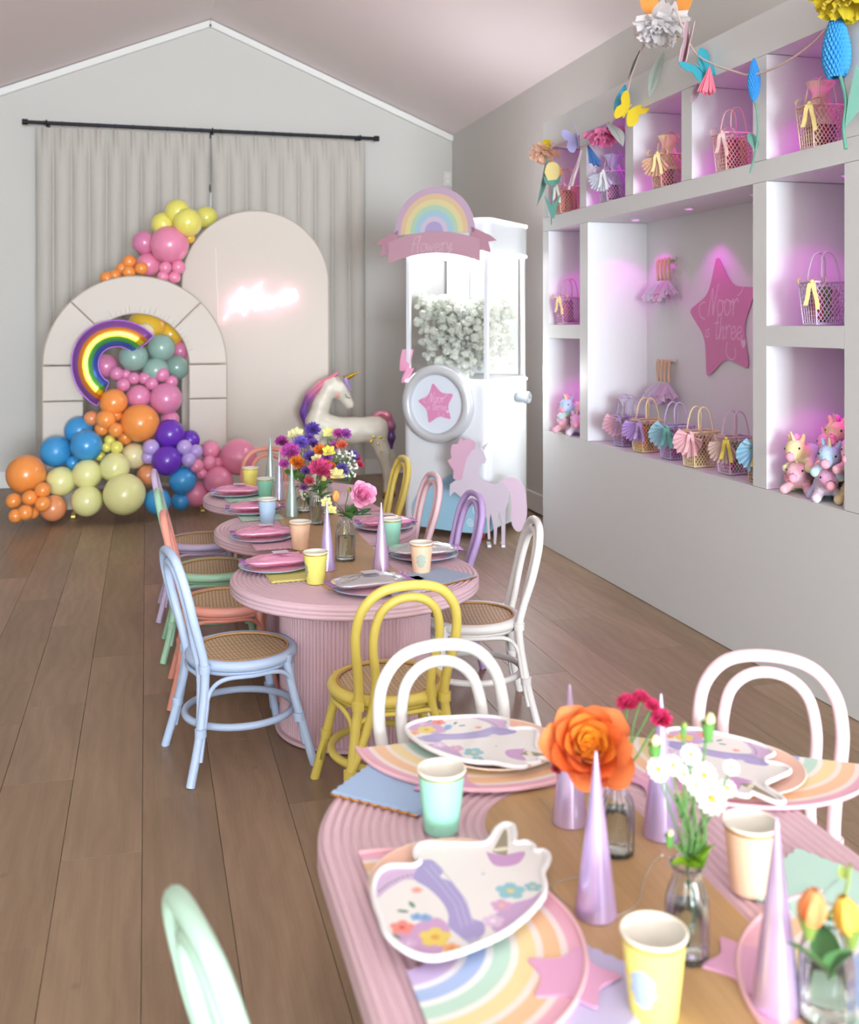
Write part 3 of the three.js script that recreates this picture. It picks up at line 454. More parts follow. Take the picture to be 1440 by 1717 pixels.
// foil unicorn standing by the curtain
{
  const far = 7.25, P = (x, y) => onFar(x, y, far), o = P(588, 830), t = thing('unicorn_balloon', 'cream foil unicorn balloon with pink and purple mane standing beside the curtain', 'balloon', V(o.x, 0, o.z));
  const L = (x, y, z = 0) => { const p = P(480 + x / 7.2, 600 + y / 7.2); return V(p.x - o.x, Math.max(p.y, 0), z); };
  const S = 1 / 7.2 / perMetre(o);
  const limbs = [ // a, b, ra, rb in crop pixels
    [[360, 780], [500, 830], 135, 130], [[500, 830], [800, 880], 130, 150], [[800, 880], [1080, 860], 150, 160],
    [[360, 760], [420, 560], 110, 100], [[420, 560], [520, 360], 100, 92], [[520, 360], [640, 380], 100, 100], [[640, 380], [760, 560], 95, 58],
    [[340, 900], [330, 1250], 75, 48, 60], [[330, 1250], [345, 1640], 48, 42, 60], [[430, 930], [450, 1280], 75, 48, -60], [[450, 1280], [455, 1650], 48, 42, -60],
    [[1060, 900], [1150, 1140], 120, 78, 55], [[1150, 1140], [1215, 1400], 78, 52, 55], [[1215, 1400], [1200, 1640], 52, 44, 55], [[1120, 940], [1240, 1180], 110, 72, -55], [[1240, 1180], [1290, 1400], 72, 50, -55], [[1290, 1400], [1280, 1640], 50, 44, -55], [[560, 330], [575, 240], 42, 18, 40], [[600, 330], [625, 245], 42, 18, -40],
  ].map(([a, b, ra, rb, z = 0]) => [L(...a, z * S), L(...b, z * S), ra * S, rb * S]);
  const foilCream = M('#d9d2c2', 0.45, { metalness: 0.08, clearcoat: 0.15, clearcoatRoughness: 0.35 });
  const mid = L(730, 900);
  part(t, 'body', blob((x, y, z) => { const p = V(x, y, z * 1.25); let d = 9; for (const [a, b, ra, rb] of limbs) d = smin(d, capsule(p, a, b, ra, rb), 0.035); return d + 0.0012 * noise.noise(x * 40, y * 40, z * 40); }, mid, 0.60, 96), foilCream);
  const ribbon = (pts, w0, w1, col0, col1, name) => { const c = new THREE.CatmullRomCurve3(pts); const g = taper(pts, (s) => (w0 + (w1 - w0) * s) * Math.sqrt(Math.max(0.03, Math.sin(Math.PI * Math.min(0.97, Math.max(0.03, s))))) * (1 + 0.14 * Math.sin(s * 26)), 0, 40, 12); const q = g.attributes.position, cl = []; for (let i = 0; i < q.count; i++) { const s = Math.floor(i / 13) / 40, k = Q(col0).lerp(Q(col1), Math.max(0, Math.min(1, (s - 0.35) * 3))); cl.push(k.r, k.g, k.b); } g.setAttribute('color', new THREE.Float32BufferAttribute(cl, 3)); return part(t, name, g, new THREE.MeshPhysicalMaterial({ vertexColors: true, roughness: 0.25, metalness: 0.4, clearcoat: 0.4 })); };
  ribbon([L(640, 175), L(540, 240), L(420, 330), L(320, 420), L(240, 540), L(205, 680), L(240, 840)], 48 * S, 62 * S, '#e58aa4', '#7a4fa8', 'mane');
  ribbon([L(1040, 720), L(1130, 670), L(1220, 710), L(1255, 830), L(1262, 960), L(1265, 1100)], 55 * S, 68 * S, '#d888a0', '#6b4686', 'tail');
  part(t, 'forelock', taper([L(700, 240, 60 * S), L(715, 300, 75 * S), L(765, 390, 70 * S)], 34 * S, 14 * S, 14, 10), M('#bfa4e0', 0.25, { metalness: 0.35 }));
  part(t, 'horn', taper([L(700, 250, 10 * S), L(780, 215, 10 * S), L(875, 172, 10 * S)], (s) => (38 - 32 * s) * S * (1 + 0.10 * Math.sin(s * 38)), 0, 28, 12), M('#d9b63c', 0.22, { metalness: 0.9 }));
  const onBody = (x, y, z, r, m, n, sx = 1) => { const g = new THREE.SphereGeometry(r * S, 14, 10); g.scale(sx, 1, 0.35); const p = L(x, y, z * S); return part(t, n, g.translate(p.x, p.y, p.z), m); };
  onBody(608, 450, 76, 26, M('#dd8b86', 0.5), 'cheek'); 
  part(t, 'eye', tube([L(695, 430, 70 * S), L(720, 470, 66 * S), L(760, 480, 52 * S)], 5 * S, 12, 6), M('#4a4038', 0.5)); onBody(770, 605, 40, 9, M('#9a8f80', 0.5), 'nostril');
  const goldPrint = M('#d8b54a', 0.3, { metalness: 0.7 });
  for (const [x, y, r] of [[1035, 940, 22], [1000, 995, 20], [1110, 945, 20], [1080, 1025, 14], [1150, 985, 12], [1120, 1115, 14]]) onBody(x, y, 134, r, goldPrint, 'gold_spot', 1.2);
  for (const [x, z] of [[345, 60], [455, -60], [1200, 55], [1280, -55]]) { const p = L(x, 1650, z * S); part(t, 'hoof', lathe([[0.0001, 0], [50 * S, 0], [52 * S, 10 * S], [46 * S, 70 * S], [0.0001, 74 * S]], 18).translate(p.x, 0.002, p.z), M('#b98a2c', 0.25, { metalness: 0.85 })); }
}

// ---------- floss machine with its signs ----------
const handwriting = {                                            // pen strokes in a unit box, y down
  N: [[[0.02, 1.0], [0.1, 0.55], [0.2, 0.05], [0.25, 0.2], [0.33, 0.95], [0.42, 0.5], [0.58, -0.1]], 0.56],
  o: [[[0.36, 0.5], [0.12, 0.45], [0.05, 0.75], [0.2, 0.98], [0.4, 0.8], [0.36, 0.5], [0.5, 0.55]], 0.46],
  r: [[[0.0, 0.6], [0.12, 0.45], [0.14, 0.98], [0.16, 0.6], [0.34, 0.42], [0.42, 0.52]], 0.44],
  i: [[[0.08, 0.5], [0.08, 0.95], [0.2, 0.95]], 0.22], s: [[[0.3, 0.5], [0.1, 0.5], [0.1, 0.66], [0.28, 0.78], [0.2, 0.98], [0.02, 0.92]], 0.38],
  t: [[[0.16, 0.0], [0.1, 0.9], [0.22, 0.98], [0.32, 0.85]], 0.32], h: [[[0.1, -0.05], [0.06, 0.98], [0.12, 0.65], [0.28, 0.48], [0.32, 0.98], [0.42, 0.9]], 0.42], e: [[[0.08, 0.76], [0.36, 0.66], [0.26, 0.46], [0.08, 0.6], [0.1, 0.92], [0.3, 0.98], [0.46, 0.8]], 0.44],
  F: [[[0.1, 1.0], [0.2, 0.1], [0.6, 0.0]], 0.42], l: [[[0.02, 0.7], [0.2, 0.1], [0.12, 0.0], [0.06, 0.95], [0.2, 0.9]], 0.26], w: [[[0.02, 0.5], [0.1, 0.96], [0.24, 0.6], [0.34, 0.96], [0.5, 0.48]], 0.54], y: [[[0.04, 0.5], [0.12, 0.86], [0.32, 0.5], [0.22, 1.2], [0.02, 1.35], [0.1, 1.1], [0.42, 0.85]], 0.44], v: [[[0.02, 0.5], [0.14, 0.98], [0.32, 0.48]], 0.36],
};
function write(g, text, x, y, size, slant = -0.12) {
  g.lineJoin = g.lineCap = 'round';
  for (const ch of text) {
    const d = handwriting[ch]; if (!d) { x += size * 0.25; continue; }
    const pts = new THREE.SplineCurve(d[0].map((p) => new THREE.Vector2(x + size * (p[0] + slant * (p[1] - 1)), y + size * p[1]))).getPoints(40);
    g.beginPath(); pts.forEach((p, i) => g[i ? 'lineTo' : 'moveTo'](p.x, p.y)); g.stroke();
    if (ch === 'F') { g.beginPath(); g.moveTo(x + size * 0.12, y + size * 0.5); g.lineTo(x + size * 0.42, y + size * 0.46); g.stroke(); }
    if (ch === 't') { g.beginPath(); g.moveTo(x, y + size * 0.35); g.lineTo(x + size * 0.32, y + size * 0.3); g.stroke(); }
    if (ch === 'i') { g.beginPath(); g.arc(x + size * 0.13, y + size * 0.28, size * 0.03, 0, 7); g.fill(); }
    x += size * d[1];
  }
  return x;
}
const starTex = (bg, ink) => canvasTex(512, 512, (g, w) => {
  g.fillStyle = bg; g.fillRect(0, 0, w, w); g.strokeStyle = g.fillStyle = ink; g.lineWidth = 5;
  write(g, 'Noor', 150, 130, 110); g.lineWidth = 4; write(g, 'is', 128, 262, 60); write(g, 'three', 200, 236, 92);
  g.beginPath(); g.moveTo(128, 250); g.bezierCurveTo(70, 250, 70, 180, 130, 185); g.stroke(); g.beginPath(); g.moveTo(345, 120); g.bezierCurveTo(400, 80, 420, 150, 360, 165); g.stroke(); g.beginPath(); g.moveTo(290, 340); g.bezierCurveTo(250, 420, 380, 420, 340, 360); g.stroke();
  g.beginPath(); g.moveTo(400, 360); g.bezierCurveTo(370, 335, 385, 315, 400, 332); g.bezierCurveTo(415, 315, 430, 335, 400, 360); g.fill();
});
function starShape(r, depth, tilt = 0.2) {                          // rounded five-pointed star, uv over its square
  const p = []; for (let i = 0; i < 10; i++) { const a = Math.PI / 2 + tilt + i * Math.PI / 5; p.push(new THREE.Vector2((i % 2 ? 0.56 : 1) * r * Math.cos(a), (i % 2 ? 0.56 : 1) * r * Math.sin(a))); }
  const s = new THREE.Shape(), at = (a, b, t) => a.clone().lerp(b, t);
  for (let i = 0; i < 10; i++) { const a = p[(i + 9) % 10], b = p[i], c = p[(i + 1) % 10], k = i % 2 ? 0.3 : 0.2, s0 = at(b, a, k), s1 = at(b, c, k); i ? s.lineTo(s0.x, s0.y) : s.moveTo(s0.x, s0.y); s.quadraticCurveTo(b.x, b.y, s1.x, s1.y); }
  s.closePath();
  const g = new THREE.ExtrudeGeometry(s, { depth, bevelEnabled: false, curveSegments: 6 }), q = g.attributes.position, uv = g.attributes.uv;
  for (let i = 0; i < q.count; i++) uv.setXY(i, q.getX(i) / r / 2 + 0.5, q.getY(i) / r / 2 + 0.5);
  return g;
}
const starPink = '#d987b4';
const starMat = new THREE.MeshPhysicalMaterial({ map: starTex('#d68ab3', '#ecc6dc'), roughness: 0.6 });
{
  // square cabinet turned about 43 degrees: one face to the camera's left, one to its right
  const turn = -0.752, mid = W(1.885, 0, 6.045), t = thing('floss_machine', 'white cotton candy machine with a lit clear case and round star porthole', 'machine', mid, turn);
  const hw = 0.285, hd = 0.30, whiteP = M('#dfe2e6', 0.35, { clearcoat: 0.3, clearcoatRoughness: 0.2 }), led = new THREE.MeshStandardMaterial({ color: '#ffffff', emissive: '#f2f4ff', emissiveIntensity: 4 });
  const rounded = (a, b, r, h) => { const s = new THREE.Shape(); s.moveTo(-a + r, -b); s.lineTo(a - r, -b); s.absarc(a - r, -b + r, r, -Math.PI / 2, 0); s.lineTo(a, b - r); s.absarc(a - r, b - r, r, 0, Math.PI / 2); s.lineTo(-a + r, b); s.absarc(-a + r, b - r, r, Math.PI / 2, Math.PI); s.lineTo(-a, -b + r); s.absarc(-a + r, -b + r, r, Math.PI, Math.PI * 1.5); return new THREE.ExtrudeGeometry(s, { depth: h, bevelEnabled: false, curveSegments: 10 }).rotateX(-Math.PI / 2); };
  part(t, 'cabinet', rounded(hw, hd, 0.055, 0.835).translate(0, 0.06, 0), whiteP);
  part(t, 'led_strip', merge([rounded(hw + 0.006, hd + 0.006, 0.06, 0.012).translate(0, 0.898, 0)]), led);
  part(t, 'counter', rounded(hw - 0.004, hd - 0.004, 0.05, 0.012).translate(0, 0.912, 0), whiteP);
  part(t, 'lid', rounded(hw, hd, 0.055, 0.17).translate(0, 1.665, 0), whiteP);
  part(t, 'led_strip', rounded(hw + 0.006, hd + 0.006, 0.06, 0.014).translate(0, 1.837, 0), led); part(t, 'led_strip', rounded(hw + 0.004, hd + 0.004, 0.058, 0.012).translate(0, 1.651, 0), led);
  const acrylic = new THREE.MeshPhysicalMaterial({ color: '#ffffff', roughness: 0.02, transmission: 1, thickness: 0, ior: 1.49 });
  const y0 = 0.925, y1 = 1.65, cw = hw - 0.03, cd = hd - 0.03;
  for (const [w, x, z, r] of [[2 * cw, 0, cd, 0], [2 * cw, 0, -cd, 0], [2 * cd, cw, 0, Math.PI / 2], [2 * cd, -cw, 0, Math.PI / 2]]) part(t, 'clear_panel', new THREE.BoxGeometry(w - 0.03, y1 - y0, 0.005).rotateY(r).translate(x, (y0 + y1) / 2, z), acrylic);
  for (const x of [-cw, cw]) for (const z of [-cd, cd]) part(t, 'corner_post', new THREE.BoxGeometry(0.022, y1 - y0, 0.022).translate(x, (y0 + y1) / 2, z), whiteP);
  part(t, 'rear_lining', new THREE.BoxGeometry(2 * cw - 0.05, y1 - y0 - 0.01, 0.01).translate(0, (y0 + y1) / 2, -cd + 0.02), M('#f4f5f7', 0.5));
  part(t, 'arm', merge([cyl(0.011, 0.011, 0.30, 14).translate(0.05, 1.5, 0.05), cyl(0.016, 0.012, 0.04, 14).translate(0.05, 1.36, 0.05)]), M('#9aa0a8', 0.3, { metalness: 0.8 }));
  for (const x of [-hw + 0.06, hw - 0.06]) for (const z of [-hd + 0.06, hd - 0.06]) { const c = part(t, 'caster', merge([rbox(0.03, 0.03, 0.04, 0.004).translate(x, 0.046, z), rbox(0.06, 0.006, 0.06, 0.002).translate(x, 0.058, z)]), M('#c9cdd2', 0.3, { metalness: 0.6 })); part(c, 'wheel', new THREE.TorusGeometry(0.016, 0.009, 10, 20).rotateY(Math.PI / 2).translate(x, 0.026, z + 0.01), M('#b4402f', 0.5)); }
  // round porthole on the camera-left face (local -z is towards the back)
  const port = new THREE.Group(); port.name = 'porthole'; t.add(port); port.position.set(-0.035, 0.775, hd + 0.001);
  part(port, 'ring', lathe([[0.172, 0], [0.172, 0.04], [0.18, 0.052], [0.2, 0.056], [0.222, 0.046], [0.229, 0.03], [0.229, 0]], 64).rotateX(Math.PI / 2), M('#cdd0d3', 0.3, { metalness: 0.25 }));
  part(port, 'disc', cyl(0.174, 0.174, 0.012, 56).rotateX(Math.PI / 2).translate(0, 0, 0.012), M('#d9dfe8', 0.4));
  part(port, 'star', starShape(0.128, 0.003).translate(-0.005, 0, 0.019), starMat, 'pink printed star');
  const knob = new THREE.Group(); knob.name = 'handle'; t.add(knob); knob.position.set(hw, 0.80, -0.09);
  part(knob, 'grip', lathe([[0.0001, 0], [0.024, 0], [0.03, 0.012], [0.03, 0.055], [0.036, 0.06], [0.036, 0.085], [0.031, 0.09], [0.012, 0.09], [0.011, 0.08], [0.0001, 0.08]], 24).rotateZ(-Math.PI / 2), M('#8f979f', 0.45));
  const place = (x, y, z) => t.localToWorld(V(x, y, z)); t.updateMatrixWorld(true);
  areaLight(new THREE.Color(0.97, 0.98, 1), LED_WHITE, 0.44, 0.46, place(0, 1.645, 0), place(0, 0, 0.0001), 'case_led_light');
  areaLight(new THREE.Color(0.97, 0.98, 1), LED_WHITE * 3, 0.5, 0.05, place(0, 0.93, cd + 0.045), place(0, 0.95, 3), 'counter_led_light');
  areaLight(new THREE.Color(0.97, 0.98, 1), LED_WHITE * 11, 0.5, 0.05, place(cw + 0.045, 0.93, 0), place(3, 0.95, 0), 'counter_led_light');
  // floss inside
  const tuft = new THREE.IcosahedronGeometry(1, 2), q = tuft.attributes.position; for (let i = 0; i < q.count; i++) { const v = V(q.getX(i), q.getY(i), q.getZ(i)), k = 1 + 0.35 * noise.noise(v.x * 3, v.y * 3, v.z * 3) + 0.40 * noise.noise(v.x * 8, v.y * 8, v.z * 8); q.setXYZ(i, v.x * k, v.y * k, v.z * k); } tuft.computeVertexNormals();
  const heap = []; for (let i = 0; i < 950; i++) { const x = rr(-cw + 0.035, cw - 0.035), z = rr(-cd + 0.06, cd - 0.035), top = 0.47 + 0.06 * noise.noise(x * 6, z * 6, 3), y = 0.93 + Math.sqrt(rnd()) * top, s = rr(0.011, 0.027); heap.push(tuft.clone().rotateX(rr(0, 6)).rotateY(rr(0, 6)).scale(s, s * 0.85, s).translate(x, y, z)); }
  const fl = new THREE.Mesh(merge(heap), new THREE.MeshPhysicalMaterial({ color: '#dfe2d8', roughness: 1, transmission: 0.45, thickness: 0, side: THREE.DoubleSide })); fl.name = 'cotton_floss'; fl.position.copy(mid); fl.rotation.y = turn; scene.add(fl);
  tag(fl, 'fluffy white floss heaped inside the lit clear case', 'cotton candy', null, 'stuff');

  // rainbow sign with a ribbon banner on the lid, on the camera-left face
  const sgn = thing('rainbow_sign', 'printed pastel rainbow board with a dusty pink ribbon banner on top of the machine', 'sign', place(-0.05, 1.80, hd + 0.03), turn);
  const ringSlice = (r0, r1, d) => { const s = new THREE.Shape(); s.absarc(0, 0, r1, -0.05, Math.PI + 0.05, false); s.absarc(0, 0, r0, Math.PI + 0.05, -0.05, true); return new THREE.ExtrudeGeometry(s, { depth: d, bevelEnabled: false, curveSegments: 40 }); };
  [['#bda3b8', 0.262, 0.222], ['#d6b894', 0.222, 0.19], ['#d6cb98', 0.19, 0.156], ['#aac8b0', 0.156, 0.126], ['#9fbfce', 0.126, 0.09], ['#c8bacd', 0.09, 0.06], ['#a99cc2', 0.06, 0.0001]].forEach(([c, r1, r0]) => part(sgn, 'rainbow_band', ringSlice(r0, r1, 0.008).translate(0, -0.02, 0), M(c, 0.6)));
  const banner = []; for (let i = 0; i <= 16; i++) { const x = -0.30 + 0.60 * i / 16; banner.push([x, -0.075 + 0.055 * (1 - Math.pow(x / 0.3, 2)) - 0.0 ]); } for (let i = 16; i >= 0; i--) { const x = -0.30 + 0.60 * i / 16; banner.push([x, -0.20 + 0.055 * (1 - Math.pow(x / 0.3, 2))]); }
  const bg = slab(banner, 0.008); { const p = bg.attributes.position, uv = bg.attributes.uv; for (let i = 0; i < p.count; i++) uv.setXY(i, (p.getX(i) + 0.3) / 0.6, (p.getY(i) + 0.23) / 0.24); }
  const bannerMat = new THREE.MeshPhysicalMaterial({ roughness: 0.6, map: canvasTex(512, 205, (g, w, h) => { g.fillStyle = '#bd93a1'; g.fillRect(0, 0, w, h); g.strokeStyle = g.fillStyle = '#cda9b6'; g.lineWidth = 4; write(g, 'Flowery', 130, 48, 78); }) });
  part(sgn, 'banner', bg.translate(0, 0, 0.012), bannerMat);
  for (const s of [-1, 1]) part(sgn, 'banner_tail', slab([[s * 0.24, -0.015], [s * 0.36, -0.07], [s * 0.40, -0.1], [s * 0.345, -0.105], [s * 0.365, -0.17], [s * 0.28, -0.145], [s * 0.24, -0.14]].sort(() => 0), 0.006).translate(0, 0.015, 0.002), M('#b58796', 0.6));
  // blue printed board along the foot of the face
  const cloud = thing('cloud_board', 'pale blue cloud shaped board with white swirls along the foot of the machine', 'board', place(0, 0, hd + 0.002), turn);
  const cs = [[-0.2, 0.05], [0.28, 0.05], [0.29, 0.2], [0.26, 0.27], [0.18, 0.30], [0.13, 0.36], [0.05, 0.37], [-0.02, 0.33], [-0.06, 0.35], [-0.1, 0.33], [-0.12, 0.27], [-0.17, 0.24], [-0.21, 0.16]];
  const cg = slab(cs, 0.008, 0, true); { const p = cg.attributes.position, uv = cg.attributes.uv; for (let i = 0; i < p.count; i++) uv.setXY(i, (p.getX(i) + 0.25) / 0.6, p.getY(i) / 0.6); }
  part(cloud, 'board', cg, new THREE.MeshPhysicalMaterial({ roughness: 0.6, map: canvasTex(256, 256, (g, w) => { g.fillStyle = '#9cc7de'; g.fillRect(0, 0, w, w); g.strokeStyle = '#d4e8f2'; g.lineWidth = 3; for (const [x, y, r] of [[196, 180, 12], [205, 208, 9], [180, 212, 11], [206, 160, 7]]) { g.beginPath(); for (let a = 0; a < 11; a += 0.3) g.lineTo(x + r * (1 - a / 12) * Math.cos(a), y + r * (1 - a / 12) * Math.sin(a)); g.stroke(); } }) }));
  // pink ribbon at the counter corner
  const rb = thing('pink_ribbon', 'folded pink paper ribbon hanging at the counter corner of the machine', 'ribbon', place(-hw - 0.002, 0.93, hd - 0.03), turn);
  const pk = M('#e79fc0', 0.5, { side: THREE.DoubleSide });
  part(rb, 'loop', sheet(6, 12, (u, v) => V(-0.03 + 0.07 * u + 0.02 * v, 0.03 + 0.13 * v, 0.012 * Math.sin(v * 3 + u))), pk); part(rb, 'tail', sheet(4, 10, (u, v) => V(0.01 + 0.05 * u + 0.035 * (v - 0.5), -0.04 + 0.09 * v, 0.02 + 0.01 * Math.sin(v * 4))), pk);
}
// flat unicorn cut-out standing in front of the machine
{
  const d = 5.80, o = atDepth(812, 890, d), n = AHEAD, t = thing('unicorn_cutout', 'flat mauve unicorn cut-out with pink mane and tail standing before the white machine', 'cut-out', V(o.x, 0, o.z), -YAW);
  const L = (x, y) => { const p = onPlane(640 + x / 4.77, 560 + y / 4.77, V(o.x, 0, o.z), n).sub(V(o.x, 0, o.z)); return [p.dot(RIGHT), Math.max(0.002, p.y)]; };
  const body = [[600, 1160], [640, 1000], [690, 930], [750, 900], [790, 915], [812, 940], [835, 1000], [828, 1030], [790, 1040], [778, 1075], [778, 1130], [800, 1165], [850, 1190], [905, 1200], [960, 1180], [1010, 1230], [1015, 1320], [990, 1400], [985, 1680], [957, 1680], [955, 1480], [930, 1400], [925, 1520], [912, 1680], [895, 1680], [895, 1560], [870, 1430], [860, 1500], [868, 1640], [848, 1640], [838, 1470], [800, 1380], [720, 1330], [640, 1310], [580, 1260], [540, 1300], [545, 1200]].map((p) => L(...p));
  part(t, 'body', slab(body, 0.008, 0, false), M('#bfb2be', 0.6));
  part(t, 'mane', slab([[625, 830], [650, 850], [700, 832], [745, 860], [765, 900], [720, 930], [680, 990], [660, 1060], [640, 1160], [600, 1170], [568, 1150], [575, 1090], [540, 1040], [525, 1010], [556, 990], [550, 930], [560, 880], [605, 880]].map((p) => L(...p)), 0.008).translate(0, 0, 0.004), M('#c297ac', 0.6));
  part(t, 'horn', slab([[795, 905], [850, 868], [815, 932]].map((p) => L(...p)), 0.008).translate(0, 0, 0.002), M('#bfb0bc', 0.6));
  part(t, 'ear', slab([[745, 905], [752, 858], [780, 912]].map((p) => L(...p)), 0.008).translate(0, 0, 0.006), M('#bfb2be', 0.6));
  part(t, 'tail', slab([[930, 1190], [985, 1155], [1060, 1150], [1120, 1190], [1150, 1280], [1160, 1440], [1130, 1550], [1090, 1580], [1050, 1545], [1032, 1470], [1035, 1330], [1005, 1240]].map((p) => L(...p)), 0.008, 0, true).translate(0, 0, -0.003), M('#cdb3c4', 0.6));
  part(t, 'stand', merge([new THREE.BoxGeometry(0.02, 0.012, 0.10).translate(L(970, 0)[0], 0.007, -0.02), new THREE.BoxGeometry(0.02, 0.012, 0.10).translate(L(858, 0)[0], 0.007, -0.02)]), M('#e8e8ea', 0.4));
}

// ---------- jelly baskets, bows, plush toys, tutus, star decal ----------
const basketGeo = (() => {
  // tapered basket: lattice faces at +-z (wide), grid faces at +-x
  const w0 = 0.052, w1 = 0.066, d0 = 0.036, d1 = 0.045, h = 0.148, lat = [], grid = [];
  const latB = [], gridR = []; const P = (u, v, side) => { const y = 0.004 + (h - 0.006) * v, w = w0 + (w1 - w0) * v, d = d0 + (d1 - d0) * v; return side === 'f' ? V(-w + 2 * w * u, y, d) : side === 'b' ? V(-w + 2 * w * u, y, -d) : side === 'l' ? V(-w, y, -d + 2 * d * u) : V(w, y, -d + 2 * d * u); };
  const rod = (a, b, r = 0.0017) => { const g = cyl(r, r, a.distanceTo(b), 5, true); g.applyQuaternion(new THREE.Quaternion().setFromUnitVectors(V(0, 1, 0), b.clone().sub(a).normalize())); const m = a.clone().add(b).multiplyScalar(0.5); return g.translate(m.x, m.y, m.z); };
  for (const s of ['f', 'b']) { const n = 7, k = 0.9; for (let i = -n; i <= n; i++) for (const dir of [1, -1]) { const u0 = i / n, u1 = u0 + k; let a = Math.max(0, u0), b = Math.min(1, u1); if (b - a < 0.02) continue; const va = (a - u0) / k, vb = (b - u0) / k, f = (u) => dir > 0 ? u : 1 - u; (s === 'f' ? lat : latB).push(rod(P(f(a), va, s), P(f(b), vb, s))); } }
  for (const s of ['l', 'r']) { for (let i = 0; i <= 6; i++) (s === 'l' ? grid : gridR).push(rod(P(i / 6, 0, s), P(i / 6, 1, s))); for (let i = 0; i <= 10; i++) (s === 'l' ? grid : gridR).push(rod(P(0, i / 10, s), P(1, i / 10, s))); }
  const loop = (v, r, k) => { const c = [P(0, v, 'f'), P(1, v, 'f'), P(1, v, 'b'), P(0, v, 'b')]; return merge(c.map((a, i) => rod(a, c[(i + 1) % 4], r)).concat(c.map((a) => new THREE.SphereGeometry(r, 6, 5).translate(a.x, a.y, a.z)))); };
  const posts = ['f', 'b'].flatMap((s) => [0, 1].map((u) => rod(P(u, 0, s), P(u, 1, s), 0.0032)));
  const handle = (z) => tube([V(-0.034, h - 0.02, z * d1), V(-0.032, h + 0.04, z * 0.034), V(-0.02, h + 0.088, z * 0.026), V(0, h + 0.1, z * 0.024), V(0.02, h + 0.088, z * 0.026), V(0.032, h + 0.04, z * 0.034), V(0.034, h - 0.02, z * d1)], 0.0032, 28, 7);
  return { lat: [merge(lat), merge(latB)], grid: [merge(grid), merge(gridR)], rim: loop(1, 0.0042), foot: merge([loop(0, 0.0038), new THREE.BoxGeometry(2 * w0, 0.003, 2 * d0).translate(0, 0.003, 0)]), posts, h1: handle(1), h2: handle(-1), h };
})();
const tulleMat = (c) => M(c, 0.9, { transmission: 0.35, thickness: 0, side: THREE.DoubleSide });
const tulleCone = (seedAt, open = 1.0) => sheet(56, 10, (u, v) => { const a = (u - 0.5) * Math.PI * open * 1.25, l = 0.075 * v * (0.92 + 0.12 * noise.noise(u * 7, seedAt, 2)); const ruff = 0.011 * v * Math.sin(u * 70 + seedAt) ; return V(Math.sin(a) * (l * 0.62 + 0.004), -Math.cos(a * 0.8) * l, 0.006 + 0.012 * v + ruff); });
const tulles = [tulleCone(1), tulleCone(4, 0.8), tulleCone(9, 1.1)];
const bowLoop = (s) => sheet(12, 6, (u, v) => { const a = u * Math.PI * 2; return V(s * (0.018 - 0.018 * Math.cos(a)), 0.011 * Math.sin(a) * (1 - 0.3 * Math.cos(a)) + 0.006, (v - 0.5) * 0.012 * (1.2 - 0.3 * Math.cos(a))); });
const bowTail = (s, l) => sheet(3, 12, (u, v) => V(s * (0.004 + 0.012 * v) + (u - 0.5) * 0.011, -l * v, 0.006 + 0.004 * Math.sin(v * 7)));
const bowGeo = merge([bowLoop(1), bowLoop(-1), bowTail(1, 0.07), bowTail(-1, 0.06), new THREE.SphereGeometry(0.006, 8, 6).translate(0, 0.004, 0.004)]);
function makeBasket(color, x, y, far, turn, label, { tulle, bow, fill = ['#c95a86', '#8a4a7a', '#d8c6d8'], at = [-0.066, 0.135, 0.03], wrap }) {
  const t = thing('jelly_basket', label, 'basket', W(x, y, far), turn), m = M(color, 0.35);
  for (const g of basketGeo.lat) part(t, 'lattice_side', g, m); for (const g of basketGeo.grid) part(t, 'grid_side', g, m); part(t, 'rim', basketGeo.rim, m); part(t, 'base', basketGeo.foot, m); for (const g of basketGeo.posts) part(t, 'corner_post', g, m); part(t, 'handle', basketGeo.h1, m); part(t, 'handle', basketGeo.h2, m);
  fill.forEach((c, i) => part(t, 'filling', rbox(0.034, 0.10 + 0.02 * (i % 2), 0.05, 0.008).rotateZ(rr(-0.15, 0.15)).rotateY(rr(-0.3, 0.3)).translate(-0.03 + 0.03 * i, 0.065 + 0.006 * i, 0), M(c, 0.5)));
  if (wrap) part(t, 'wrapping', sheet(30, 10, (u, v) => { const a = u * Math.PI * 2, r = v < 0.72 ? 0.05 * (1 - v * 0.95) + 0.008 : 0.022 + (v - 0.72) * 0.09; return V(r * Math.cos(a) * 1.1 + 0.003 * Math.sin(u * 60), 0.08 + 0.15 * v, r * Math.sin(a) * 0.8); }), tulleMat(wrap));
  if (tulle) { const q = part(t, 'tulle_puff', tulles[tulle[1] ?? 0], tulleMat(tulle[0])); q.position.set(...at); q.rotation.set(0.25, -0.75, tulle[2] ?? -0.55); q.scale.setScalar(1.25); }
  if (bow) { const q = part(t, 'bow', bowGeo, M(bow, 0.5, { side: THREE.DoubleSide })); q.position.set(at[0] - 0.008, at[1] + 0.006, at[2] + 0.012); q.rotation.y = -0.8; q.scale.setScalar(1.25); }
  return t;
}
